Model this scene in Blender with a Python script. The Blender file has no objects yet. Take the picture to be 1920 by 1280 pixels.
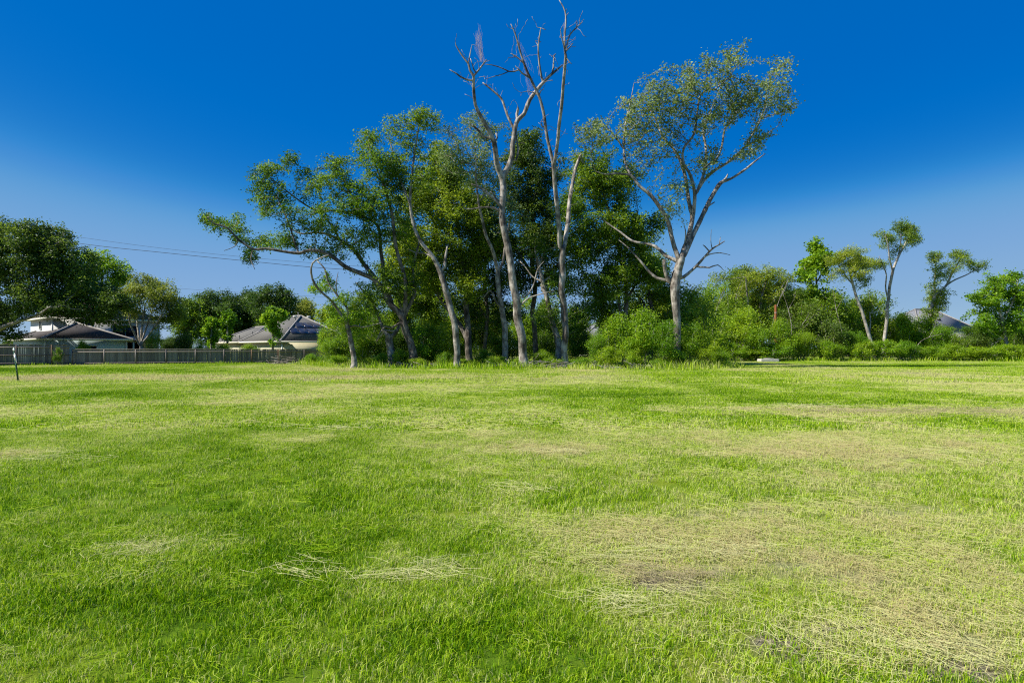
import bpy, bmesh, math, random
import numpy as np
from mathutils import Vector

# ------------------------------------------------------------------ camera, sky, sun, exposure
SC = bpy.context.scene
COL = SC.collection
F, CX, HOR, CAMH = 1173.0, 960.0, 652.0, 1.5      # focal length and horizon in photo pixels
cam = bpy.data.cameras.new("camera")
cam.sensor_width = 36.0
cam.lens = 36.0 * F / 1920.0
cam.shift_y = (HOR - 640.0) / 1920.0
cam.clip_start = 0.05
cam.clip_end = 3000.0
camo = bpy.data.objects.new("camera", cam)
COL.objects.link(camo)
camo.location = (0, 0, CAMH)
camo.rotation_euler = (math.radians(90), 0, 0)
SC.camera = camo

SUN_EL, SUN_AZ = math.radians(46), math.radians(-104)   # azimuth from +Y towards +X
sdir = Vector((math.sin(SUN_AZ) * math.cos(SUN_EL), math.cos(SUN_AZ) * math.cos(SUN_EL), math.sin(SUN_EL)))
W = bpy.data.worlds.new("World")
SC.world = W
W.use_nodes = True
wn, wl = W.node_tree.nodes, W.node_tree.links
wn.clear()
sky = wn.new("ShaderNodeTexSky")
sky.sky_type = 'NISHITA'
sky.sun_disc = False
sky.sun_elevation = SUN_EL
sky.sun_rotation = SUN_AZ
sky.altitude = 600
sky.air_density = 0.6
sky.dust_density = 0.2
sky.ozone_density = 3.0
EXPOSURE = 0.75
sc1 = wn.new("ShaderNodeVectorMath")      # sky colour graded deeper blue, as the photograph's processing did
sc1.operation = 'SCALE'
sc1.inputs["Scale"].default_value = 0.1
hs = wn.new("ShaderNodeRGBCurve")
for ci_, pts_ in enumerate((((0, 0), (.09, 0), (.115, .012), (.135, .06), (.152, .12), (.17, .16), (.2, .195), (.36, .275), (1, .55)),
                            ((0, .05), (.1, .13), (.14, .142), (.19, .18), (.23, .265), (.275, .36), (.352, .395), (.567, .46), (1, .65)),
                            ((0, .2), (.2, .49), (.3, .55), (.4, .61), (.44, .66), (.55, .69), (.82, .69), (1, .75)))):
    cv_ = hs.mapping.curves[ci_]
    while len(cv_.points) < len(pts_):
        cv_.points.new(.5, .5)
    for p_, q_ in zip(cv_.points, pts_):
        p_.location = q_
hs.mapping.update()
sc2 = wn.new("ShaderNodeVectorMath")
sc2.operation = 'SCALE'
sc2.inputs["Scale"].default_value = 10.0 / 2 ** EXPOSURE
bg = wn.new("ShaderNodeBackground")
bg.inputs["Strength"].default_value = 0.10
wo = wn.new("ShaderNodeOutputWorld")
wl.new(sky.outputs[0], sc1.inputs[0])
wl.new(sc1.outputs[0], hs.inputs["Color"])
wl.new(hs.outputs[0], sc2.inputs[0])
wl.new(sc2.outputs[0], bg.inputs["Color"])
wl.new(bg.outputs[0], wo.inputs["Surface"])

sl = bpy.data.lights.new("sun", 'SUN')
sl.energy = 5.0
sl.angle = math.radians(0.53)
sl.color = (1.0, 0.95, 0.86)
so = bpy.data.objects.new("sun", sl)
COL.objects.link(so)
so.location = (-40, -20, 60)
so.rotation_euler = (-sdir).to_track_quat('-Z', 'Y').to_euler()

SC.view_settings.view_transform = 'Standard'
SC.view_settings.look = 'None'
SC.view_settings.exposure = EXPOSURE
SC.view_settings.gamma = 1.0
SC.view_settings.use_curve_mapping = False
SC.render.engine = 'CYCLES'
SC.cycles.max_bounces = 6
SC.cycles.transparent_max_bounces = 4
SC.cycles.use_denoising = False
SC.cycles.filter_width = 1.15
SC.cycles.use_adaptive_sampling = False

# ------------------------------------------------------------------ helpers
RNG = np.random.default_rng(11)


def at(px, py, D):
    """photo pixel at distance D -> world point"""
    return np.array([(px - CX) * D / F, D, CAMH - (py - HOR) * D / F])


def ground(px, D):
    return np.array([(px - CX) * D / F, D, 0.0])


def obj(name, data, parent=None, loc=None):
    o = bpy.data.objects.new(name, data)
    COL.objects.link(o)
    if parent is not None:
        o.parent = parent
    if loc is not None:
        o.location = loc
    return o


def tag(o, label=None, cat=None, group=None, kind=None):
    if label:
        o["label"] = label
    if cat:
        o["category"] = cat
    if group:
        o["group"] = group
    if kind:
        o["kind"] = kind
    return o


def empty(name, loc=(0, 0, 0), rz=0.0):
    o = obj(name, None)
    o.location = [float(v) for v in loc]
    o.rotation_euler = (0, 0, rz)
    o.empty_display_size = 0.2
    return o


def mesh_np(name, verts, faces, mat, attrs=None, smooth=False):
    """faces: list of (n,k) int arrays; attrs: {name: (domain, array)}"""
    me = bpy.data.meshes.new(name)
    verts = np.asarray(verts, np.float32)
    if not isinstance(faces, list):
        faces = [faces]
    faces = [np.asarray(f, np.int32) for f in faces if len(f)]
    me.vertices.add(len(verts))
    me.vertices.foreach_set("co", verts.ravel())
    tot = sum(f.size for f in faces)
    nf = sum(len(f) for f in faces)
    me.loops.add(tot)
    me.loops.foreach_set("vertex_index", np.concatenate([f.ravel() for f in faces]))
    me.polygons.add(nf)
    cnt = np.concatenate([np.full(len(f), f.shape[1], np.int32) for f in faces])
    st = np.concatenate([[0], np.cumsum(cnt)[:-1]]).astype(np.int32)
    me.polygons.foreach_set("loop_start", st)
    me.polygons.foreach_set("loop_total", cnt)
    if smooth:
        me.polygons.foreach_set("use_smooth", np.ones(nf, bool))
    if attrs:
        for k, (dom, arr) in attrs.items():
            a = me.attributes.new(k, 'FLOAT', dom)
            a.data.foreach_set("value", np.asarray(arr, np.float32))
    me.update(calc_edges=True)
    if mat is not None:
        me.materials.append(mat)
    return me


def box_arrays(cx, cy, cz, sx, sy, sz):
    v = np.array([[x, y, z] for z in (-.5, .5) for y in (-.5, .5) for x in (-.5, .5)], float)
    v = v * [sx, sy, sz] + [cx, cy, cz]
    f = np.array([[0, 2, 3, 1], [4, 5, 7, 6], [0, 1, 5, 4], [2, 6, 7, 3], [0, 4, 6, 2], [1, 3, 7, 5]])
    return v, f


def boxes(name, lst, mat, parent=None):
    V, Fc, n = [], [], 0
    for b in lst:
        v, f = box_arrays(*b)
        V.append(v)
        Fc.append(f + n)
        n += 8
    return obj(name, mesh_np(name, np.concatenate(V), np.concatenate(Fc), mat), parent)


# value noise in world space
_perm = np.random.default_rng(5).random((256, 256))


def vnoise(x, y, s):
    x, y = np.asarray(x, float) / s, np.asarray(y, float) / s
    xi, yi = np.floor(x).astype(int), np.floor(y).astype(int)
    fx, fy = x - xi, y - yi
    fx, fy = fx * fx * (3 - 2 * fx), fy * fy * (3 - 2 * fy)
    g = lambda a, b: _perm[a & 255, b & 255]
    return (g(xi, yi) * (1 - fx) + g(xi + 1, yi) * fx) * (1 - fy) + (g(xi, yi + 1) * (1 - fx) + g(xi + 1, yi + 1) * fx) * fy


def sst(a, b, x):
    t = np.clip((x - a) / (b - a), 0, 1)
    return t * t * (3 - 2 * t)


# ------------------------------------------------------------------ materials
def new_mat(name):
    m = bpy.data.materials.new(name)
    m.use_nodes = True
    nt = m.node_tree
    nt.nodes.clear()
    out = nt.nodes.new("ShaderNodeOutputMaterial")
    return m, nt, nt.nodes, nt.links, out


def ramp(nodes, stops):
    r = nodes.new("ShaderNodeValToRGB")
    e = r.color_ramp.elements
    while len(e) < len(stops):
        e.new(0.5)
    for i, (p, c) in enumerate(stops):
        e[i].position = p
        e[i].color = (*c, 1)
    return r


def leaf_mat(name, dark, mid, light, trans=0.35, rough=0.5):
    m, nt, N, L, out = new_mat(name)
    a = N.new("ShaderNodeAttribute")
    a.attribute_name = "v"
    r = ramp(N, [(0.0, dark), (0.5, mid), (1.0, light)])
    L.new(a.outputs["Fac"], r.inputs[0])
    p = N.new("ShaderNodeBsdfPrincipled")
    p.inputs["Roughness"].default_value = rough
    p.inputs["Specular IOR Level"].default_value = 0.35
    oi = N.new("ShaderNodeObjectInfo")
    hv = N.new("ShaderNodeHueSaturation")
    for nm_, lo_, hi_ in (("Hue", 0.482, 0.518), ("Value", 0.82, 1.2)):
        mr = N.new("ShaderNodeMapRange")
        mr.inputs["To Min"].default_value = hi_ if nm_ == "Hue" else lo_
        mr.inputs["To Max"].default_value = lo_ if nm_ == "Hue" else hi_
        L.new(oi.outputs["Random"], mr.inputs["Value"])
        L.new(mr.outputs[0], hv.inputs[nm_])
    L.new(r.outputs[0], hv.inputs["Color"])
    r = hv
    L.new(r.outputs[0], p.inputs["Base Color"])
    t = N.new("ShaderNodeBsdfTranslucent")
    hsv = N.new("ShaderNodeHueSaturation")
    hsv.inputs["Hue"].default_value = 0.485
    hsv.inputs["Value"].default_value = 1.25
    L.new(r.outputs[0], hsv.inputs["Color"])
    L.new(hsv.outputs[0], t.inputs["Color"])
    mx = N.new("ShaderNodeMixShader")
    mx.inputs[0].default_value = trans
    L.new(p.outputs[0], mx.inputs[1])
    L.new(t.outputs[0], mx.inputs[2])
    L.new(mx.outputs[0], out.inputs["Surface"])
    return m


def bark_mat(name, dark, mid, light, scale=3.0, bump=0.5):
    m, nt, N, L, out = new_mat(name)
    g = N.new("ShaderNodeNewGeometry")
    mp = N.new("ShaderNodeMapping")
    mp.inputs["Scale"].default_value = (1, 1, 0.28)
    L.new(g.outputs["Position"], mp.inputs["Vector"])
    n1 = N.new("ShaderNodeTexNoise")
    n1.inputs["Scale"].default_value = scale * 2.2
    n1.inputs["Detail"].default_value = 6
    n1.inputs["Roughness"].default_value = 0.7
    L.new(mp.outputs[0], n1.inputs["Vector"])
    n2 = N.new("ShaderNodeTexNoise")
    n2.inputs["Scale"].default_value = scale * 0.5
    n2.inputs["Detail"].default_value = 3
    L.new(g.outputs["Position"], n2.inputs["Vector"])
    mt = N.new("ShaderNodeMath")
    mt.operation = 'ADD'
    L.new(n1.outputs["Fac"], mt.inputs[0])
    L.new(n2.outputs["Fac"], mt.inputs[1])
    md = N.new("ShaderNodeMath")
    md.operation = 'MULTIPLY'
    md.inputs[1].default_value = 0.5
    L.new(mt.outputs[0], md.inputs[0])
    r = ramp(N, [(0.41, dark), (0.5, mid), (0.58, light)])
    L.new(md.outputs[0], r.inputs[0])
    p = N.new("ShaderNodeBsdfPrincipled")
    p.inputs["Roughness"].default_value = 0.9
    p.inputs["Specular IOR Level"].default_value = 0.15
    L.new(r.outputs[0], p.inputs["Base Color"])
    b = N.new("ShaderNodeBump")
    b.inputs["Strength"].default_value = bump
    b.inputs["Distance"].default_value = 0.11
    L.new(n1.outputs["Fac"], b.inputs["Height"])
    L.new(b.outputs[0], p.inputs["Normal"])
    L.new(p.outputs[0], out.inputs["Surface"])
    return m


def plain_mat(name, c1, c2=None, scale=4.0, rough=0.8, spec=0.3, stretch=(1, 1, 1), bump=0.0, rnd=0.0, metal=0.0, coords="Object"):
    m, nt, N, L, out = new_mat(name)
    p = N.new("ShaderNodeBsdfPrincipled")
    p.inputs["Roughness"].default_value = rough
    p.inputs["Specular IOR Level"].default_value = spec
    p.inputs["Metallic"].default_value = metal
    c2 = c2 or tuple(v * 0.8 for v in c1)
    tc = N.new("ShaderNodeTexCoord")
    mp = N.new("ShaderNodeMapping")
    mp.inputs["Scale"].default_value = stretch
    L.new(tc.outputs[coords], mp.inputs["Vector"])
    n = N.new("ShaderNodeTexNoise")
    n.inputs["Scale"].default_value = scale
    n.inputs["Detail"].default_value = 5
    n.inputs["Roughness"].default_value = 0.65
    L.new(mp.outputs[0], n.inputs["Vector"])
    r = ramp(N, [(0.3, c2), (0.7, c1)])
    fac = n.outputs["Fac"]
    if rnd > 0:
        oi = N.new("ShaderNodeObjectInfo")
        mm = N.new("ShaderNodeMath")
        mm.operation = 'MULTIPLY_ADD'
        mm.inputs[1].default_value = rnd
        L.new(oi.outputs["Random"], mm.inputs[0])
        sb = N.new("ShaderNodeMath")
        sb.operation = 'SUBTRACT'
        L.new(fac, sb.inputs[0])
        sb.inputs[1].default_value = rnd * 0.5
        L.new(sb.outputs[0], mm.inputs[2])
        fac = mm.outputs[0]
    L.new(fac, r.inputs[0])
    L.new(r.outputs[0], p.inputs["Base Color"])
    if bump:
        b = N.new("ShaderNodeBump")
        b.inputs["Strength"].default_value = bump
        b.inputs["Distance"].default_value = 0.02
        L.new(n.outputs["Fac"], b.inputs["Height"])
        L.new(b.outputs[0], p.inputs["Normal"])
    L.new(p.outputs[0], out.inputs["Surface"])
    return m


def siding_mat(name, c, step=0.2):
    """lap siding: thin horizontal shadow lines as relief"""
    m, nt, N, L, out = new_mat(name)
    p = N.new("ShaderNodeBsdfPrincipled")
    p.inputs["Roughness"].default_value = 0.6
    n = N.new("ShaderNodeTexNoise")
    n.inputs["Scale"].default_value = 1.2
    n.inputs["Detail"].default_value = 4
    tc = N.new("ShaderNodeTexCoord")
    L.new(tc.outputs["Object"], n.inputs["Vector"])
    r = ramp(N, [(0.3, tuple(v * 0.85 for v in c)), (0.7, c)])
    L.new(n.outputs["Fac"], r.inputs[0])
    L.new(r.outputs[0], p.inputs["Base Color"])
    sx = N.new("ShaderNodeSeparateXYZ")
    L.new(tc.outputs["Object"], sx.inputs[0])
    fr = N.new("ShaderNodeMath")
    fr.operation = 'MODULO'
    fr.inputs[1].default_value = step
    L.new(sx.outputs["Z"], fr.inputs[0])
    b = N.new("ShaderNodeBump")
    b.invert = True
    b.inputs["Strength"].default_value = 0.6
    b.inputs["Distance"].default_value = 0.15
    L.new(fr.outputs[0], b.inputs["Height"])
    L.new(b.outputs[0], p.inputs["Normal"])
    L.new(p.outputs[0], out.inputs["Surface"])
    return m


def glass_mat():
    m, nt, N, L, out = new_mat("window_glass")
    p = N.new("ShaderNodeBsdfPrincipled")
    p.inputs["Base Color"].default_value = (0.012, 0.016, 0.02, 1)
    p.inputs["Roughness"].default_value = 0.06
    L.new(p.outputs[0], out.inputs["Surface"])
    return m


GRASS_STOPS = [(0.0, (0.05, 0.145, 0.001)), (0.25, (0.2, 0.39, 0.001)), (0.5, (0.42, 0.55, 0.018)),
               (0.75, (0.6, 0.61, 0.25)), (1.0, (0.51, 0.44, 0.2))]


def grass_mat(name, blade):
    m, nt, N, L, out = new_mat(name)
    p = N.new("ShaderNodeBsdfPrincipled")
    p.inputs["Roughness"].default_value = 0.55 if blade else 0.95
    p.inputs["Specular IOR Level"].default_value = 0.12 if blade else 0.05
    d = N.new("ShaderNodeAttribute")
    d.attribute_name = "dry"
    d.attribute_type = 'INSTANCER' if blade else 'GEOMETRY'
    r = ramp(N, GRASS_STOPS)
    if blade:
        v = N.new("ShaderNodeAttribute")
        v.attribute_name = "v"
        ma = N.new("ShaderNodeMath")
        ma.operation = 'ADD'
        L.new(d.outputs["Fac"], ma.inputs[0])
        L.new(v.outputs["Fac"], ma.inputs[1])
        L.new(ma.outputs[0], r.inputs[0])
        L.new(r.outputs[0], p.inputs["Base Color"])
        t = N.new("ShaderNodeBsdfTranslucent")
        L.new(r.outputs[0], t.inputs["Color"])
        mx = N.new("ShaderNodeMixShader")
        mx.inputs[0].default_value = 0.4
        L.new(p.outputs[0], mx.inputs[1])
        L.new(t.outputs[0], mx.inputs[2])
        L.new(mx.outputs[0], out.inputs["Surface"])
    else:
        g = N.new("ShaderNodeNewGeometry")
        n = N.new("ShaderNodeTexNoise")
        n.inputs["Scale"].default_value = 7.0
        n.inputs["Detail"].default_value = 8
        n.inputs["Roughness"].default_value = 0.75
        L.new(g.outputs["Position"], n.inputs["Vector"])
        ma = N.new("ShaderNodeMath")
        ma.operation = 'MULTIPLY_ADD'
        ma.inputs[1].default_value = 0.55
        L.new(n.outputs["Fac"], ma.inputs[0])
        sb = N.new("ShaderNodeMath")
        sb.operation = 'SUBTRACT'
        sb.inputs[1].default_value = 0.24
        L.new(d.outputs["Fac"], sb.inputs[0])
        L.new(sb.outputs[0], ma.inputs[2])
        L.new(ma.outputs[0], r.inputs[0])
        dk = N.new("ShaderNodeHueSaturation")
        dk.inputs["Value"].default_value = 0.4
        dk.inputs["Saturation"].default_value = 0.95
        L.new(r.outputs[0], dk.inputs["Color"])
        # bare soil, and a painted strip of grove shadow, where marked
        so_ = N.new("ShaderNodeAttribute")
        so_.attribute_name = "soil_shade"
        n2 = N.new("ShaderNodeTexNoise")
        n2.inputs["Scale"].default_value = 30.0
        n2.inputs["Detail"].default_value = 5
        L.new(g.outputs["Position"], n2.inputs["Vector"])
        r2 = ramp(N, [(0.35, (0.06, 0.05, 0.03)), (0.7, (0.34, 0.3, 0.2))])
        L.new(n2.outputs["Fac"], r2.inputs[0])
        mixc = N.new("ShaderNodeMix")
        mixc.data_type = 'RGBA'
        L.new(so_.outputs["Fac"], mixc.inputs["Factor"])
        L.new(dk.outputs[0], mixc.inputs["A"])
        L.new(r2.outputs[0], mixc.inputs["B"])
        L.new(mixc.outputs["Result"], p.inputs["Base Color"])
        b = N.new("ShaderNodeBump")
        b.inputs["Strength"].default_value = 0.8
        b.inputs["Distance"].default_value = 0.05
        L.new(n.outputs["Fac"], b.inputs["Height"])
        L.new(b.outputs[0], p.inputs["Normal"])
        L.new(p.outputs[0], out.inputs["Surface"])
    return m


M = {
    'oak': leaf_mat("oak_leaf", (0.025, 0.065, 0.007), (0.07, 0.14, 0.013), (0.17, 0.27, 0.025), 0.4),
    'mid': leaf_mat("elm_leaf", (0.05, 0.12, 0.006), (0.145, 0.265, 0.011), (0.31, 0.43, 0.026), 0.5),
    'pale': leaf_mat("pecan_leaf", (0.085, 0.15, 0.03), (0.17, 0.26, 0.055), (0.3, 0.39, 0.13), 0.4),
    'bright': leaf_mat("bright_leaf", (0.085, 0.19, 0.005), (0.21, 0.38, 0.01), (0.38, 0.52, 0.025), 0.48),
    'olive': leaf_mat("olive_leaf", (0.07, 0.125, 0.012), (0.155, 0.235, 0.022), (0.28, 0.34, 0.045), 0.38),
    'willow': leaf_mat("willow_leaf", (0.08, 0.16, 0.007), (0.175, 0.28, 0.014), (0.31, 0.4, 0.035), 0.42),
    'bark_grey': bark_mat("grey_bark", (0.09, 0.075, 0.06), (0.215, 0.19, 0.158), (0.42, 0.38, 0.325)),
    'bark_dark': bark_mat("dark_bark", (0.04, 0.033, 0.027), (0.115, 0.098, 0.08), (0.23, 0.2, 0.165)),
    'bark_dead': bark_mat("dead_wood", (0.075, 0.06, 0.048), (0.225, 0.2, 0.167), (0.43, 0.39, 0.335), 2.4),
    'bark_pale': bark_mat("pale_bark", (0.16, 0.14, 0.11), (0.31, 0.28, 0.235), (0.45, 0.42, 0.36)),
    'twig': bark_mat("twig_bark", (0.11, 0.095, 0.075), (0.24, 0.22, 0.185), (0.38, 0.355, 0.31), 6.0, 0.2),
    'moss': plain_mat("dry_tendrils", (0.42, 0.36, 0.38), (0.3, 0.25, 0.27), 8),
    'plank': plain_mat("weathered_fence_wood", (0.29, 0.25, 0.215), (0.12, 0.1, 0.085), 3.0, 0.9, 0.1, (6, 6, 0.6), 0.4, 0.35),
    'post': plain_mat("brown_fence_post", (0.26, 0.17, 0.1), (0.15, 0.1, 0.06), 4, 0.9, 0.1, (5, 5, 0.5), 0.3, 0.3),
    'sid_white': siding_mat("white_siding", (0.6, 0.6, 0.57)),
    'sid_teal': siding_mat("pale_blue_siding", (0.5, 0.62, 0.62)),
    'sid_cream': siding_mat("cream_siding", (0.66, 0.61, 0.42)),
    'trim': plain_mat("cream_trim", (0.72, 0.68, 0.56), (0.62, 0.57, 0.45), 2, 0.6),
    'white': plain_mat("white_paint", (0.8, 0.8, 0.78), (0.68, 0.68, 0.66), 2, 0.5),
    'sh_brown': plain_mat("brown_shingle", (0.22, 0.19, 0.165), (0.1, 0.088, 0.078), 5, 0.95, 0.1, (1, 1, 3), 0.5),
    'sh_dark': plain_mat("dark_shingle", (0.1, 0.09, 0.085), (0.045, 0.04, 0.04), 5, 0.95, 0.1, (1, 1, 3), 0.5),
    'sh_grey': plain_mat("grey_shingle", (0.17, 0.165, 0.15), (0.09, 0.087, 0.08), 5, 0.95, 0.1, (1, 1, 3), 0.5),
    'sh_blue': plain_mat("blue_grey_shingle", (0.25, 0.26, 0.28), (0.1, 0.105, 0.115), 7, 0.95, 0.1, (1, 1, 3), 0.5),
    'cap': plain_mat("ridge_cap_shingle", (0.34, 0.32, 0.29), (0.2, 0.19, 0.175), 5, 0.95, 0.1),
    'solar': plain_mat("solar_panel", (0.02, 0.025, 0.045), (0.015, 0.018, 0.03), 3, 0.15, 0.6),
    'pipe': plain_mat("vent_metal", (0.6, 0.58, 0.53), (0.45, 0.43, 0.4), 3, 0.5),
    'glass': glass_mat(),
    'dark': plain_mat("dark_flue_vent", (0.05, 0.045, 0.04), (0.03, 0.028, 0.025), 3),  # plain dark colour of the flue pipe and roof vent
    'wire': plain_mat("cable_rubber", (0.03, 0.03, 0.032), (0.02, 0.02, 0.02), 3, 0.6),
    'green_steel': plain_mat("green_painted_steel", (0.012, 0.09, 0.055), (0.006, 0.045, 0.028), 12, 0.45, 0.5),
    'concrete': plain_mat("concrete", (0.55, 0.53, 0.49), (0.4, 0.38, 0.34), 5, 0.9, 0.2, (1, 1, 1), 0.3),
    'rust': plain_mat("red_brown_pole_wood", (0.3, 0.11, 0.045), (0.18, 0.07, 0.03), 4, 0.9, 0.1, (6, 6, 0.6)),
    'flower': plain_mat("pink_blossom", (0.6, 0.32, 0.26), (0.5, 0.4, 0.15), 4),
    'grass_blade': grass_mat("grass_blade", True),
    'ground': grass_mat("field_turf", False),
    'straw': plain_mat("cut_straw", (0.55, 0.54, 0.26), (0.36, 0.36, 0.13), 9, 0.7, 0.2, coords="Object"),
    'thatch': plain_mat("dead_thatch", (0.36, 0.31, 0.17), (0.16, 0.135, 0.07), 9, 0.9, 0.1, coords="Object"),
}


# ------------------------------------------------------------------ the field
def field(x, y):
    """dryness 0 (lush) .. 1 (brown straw) at a place on the ground"""
    n = 0.42 * vnoise(x + 31, y * 0.55 + 7, 6.0) + 0.30 * vnoise(x + 3, y * 0.7, 1.7) + 0.28 * vnoise(x, y, 0.45)
    base = 0.24 + 0.21 * sst(3.5, 10.0, y)
    base = base + (0.13 * sst(-0.3, 1.3, x - 0.06 * y) * (1 - sst(8, 14, y)))
    base = base - 0.10 * sst(-0.2, -2.0, x) * (1 - sst(9, 16, y)) * sst(2, 4, y)
    d = base + (n - 0.5) * 0.95

    def ell(cx, cy, rx, ry, amt):
        q = ((x - cx) / rx) ** 2 + ((y - cy) / ry) ** 2
        w = (vnoise(x + 90, y + 40, .5 + 0.2 * ry) - 0.5) * 1.5 + (vnoise(x + 20, y + 70, .2 + 0.07 * ry) - 0.5) * 1.1
        return amt * (1 - sst(0.1, 1.5, q + w))
    d = d + ell(9.5, 14.8, 6.0, 1.3, 0.26) + ell(5.5, 15.2, 1.6, 0.6, 0.2)
    d = d + ell(-19, 31.5, 13, 3.6, 0.30) + ell(-15, 43, 9, 4.5, 0.27) + ell(-31, 26, 6, 2.5, 0.22)
    d = d - ell(-31, 42, 15, 5.0, 0.28) - ell(-5, 27, 5, 2.5, 0.16) - ell(2, 20, 4, 1.5, 0.14)
    d = d + ell(2.0, 4.4, 2.6, 1.7, 0.20) + ell(2.6, 3.2, 1.0, 0.5, 0.12) + ell(0.95, 4.1, 0.42, 0.3, 0.15)
    d = d + ell(24, 55, 8, 4, 0.15) + ell(4, 41, 14, 2.2, 0.12) + ell(-3.8, 10.0, 1.0, 0.6, 0.25) + ell(-7.2, 8.6, 0.7, 0.35, 0.2)
    d = d + ell(-2.45, 4.6, 0.5, 0.3, 0.25) + ell(0.6, 9.2, 0.9, 0.5, 0.2) + ell(4.3, 8.6, 1.2, 0.4, 0.2)
    return np.clip(d, 0.02, 0.98)


def soil_shade_mask(x, y):
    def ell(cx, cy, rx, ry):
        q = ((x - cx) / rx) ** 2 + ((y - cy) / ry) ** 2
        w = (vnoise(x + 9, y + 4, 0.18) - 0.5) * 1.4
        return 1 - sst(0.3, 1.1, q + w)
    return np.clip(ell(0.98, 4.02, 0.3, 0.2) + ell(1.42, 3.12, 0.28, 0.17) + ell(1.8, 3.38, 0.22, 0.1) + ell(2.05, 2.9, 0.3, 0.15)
                   + 0.55 * ell(25, 57, 7, 1.6), 0, 1)  # this last strip paints the grove's cast shadow into the mask


ys = np.concatenate([np.linspace(-6, 1.8, 12), np.linspace(1.9, 9, 143), np.geomspace(9.1, 90, 150), np.geomspace(94, 900, 30)])
ts = np.linspace(-1, 1, 221)
hw = np.maximum(np.abs(ys), 3) * 1.5 + 6
X = ts[None, :] * hw[:, None]
Y = np.repeat(ys[:, None], len(ts), 1)
Z = (vnoise(X, Y, 2.2) - 0.5) * 0.05 * sst(1, 5, Y)
nr, nc = X.shape
idx = np.arange(nr * nc).reshape(nr, nc)
fq = np.stack([idx[:-1, :-1], idx[:-1, 1:], idx[1:, 1:], idx[1:, :-1]], -1).reshape(-1, 4)
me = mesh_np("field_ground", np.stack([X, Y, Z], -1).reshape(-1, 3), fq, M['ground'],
             {"dry": ('POINT', field(X, Y).ravel()), "soil_shade": ('POINT', soil_shade_mask(X, Y).ravel())}, True)
gr = obj("ground", me)
tag(gr, "mown grassy field stretching to the trees", "field", kind="structure")


def gz(x, y):
    return (vnoise(x, y, 2.2) - 0.5) * 0.05 * sst(1, 5, y)


def blades(n, rad, h0, h1, w, lean, seg, vspread, seed, v0=0.0):
    """a tuft of grass blades as one mesh"""
    r = np.random.default_rng(seed)
    a, q = r.random(n) * 6.283, np.sqrt(r.random(n)) * rad
    bx, by = np.cos(a) * q, np.sin(a) * q
    h = h0 + (h1 - h0) * r.random(n) ** 1.5
    la, ll = r.random(n) * 6.283, lean * (0.3 + r.random(n)) * h
    dx, dy = np.cos(la) * ll, np.sin(la) * ll
    wa = r.random(n) * 3.1416
    wx, wy = np.cos(wa) * w / 2, np.sin(wa) * w / 2
    z0 = np.full(n, -0.01)
    v = v0 + (r.random(n) - 0.5) * vspread + (r.random(n) < .09) * r.uniform(.2, .5, n)
    if seg == 1:
        V = np.stack([np.stack([bx - wx, by - wy, z0], -1), np.stack([bx + wx, by + wy, z0], -1), np.stack([bx + dx, by + dy, h], -1)], 1)
        Fc = [np.arange(n * 3).reshape(n, 3)]
        va = v
    else:
        mx, my, mz = bx + dx * 0.35, by + dy * 0.35, h * 0.62
        hb = h * np.clip(1 - 0.25 * lean, 0.3, 1)
        V = np.stack([np.stack([bx - wx, by - wy, z0], -1), np.stack([bx + wx, by + wy, z0], -1),
                      np.stack([mx + wx * .75, my + wy * .75, mz], -1), np.stack([mx - wx * .75, my - wy * .75, mz], -1),
                      np.stack([bx + dx, by + dy, hb], -1)], 1)
        b = np.arange(n)[:, None] * 5
        Fc = [b + [0, 1, 2, 3], b + [3, 2, 4]]
        va = np.concatenate([v, v + 0.05])
    return mesh_np("tuft", V.reshape(-1, 3), Fc, M['grass_blade'], {"v": ('FACE', va)})


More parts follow.
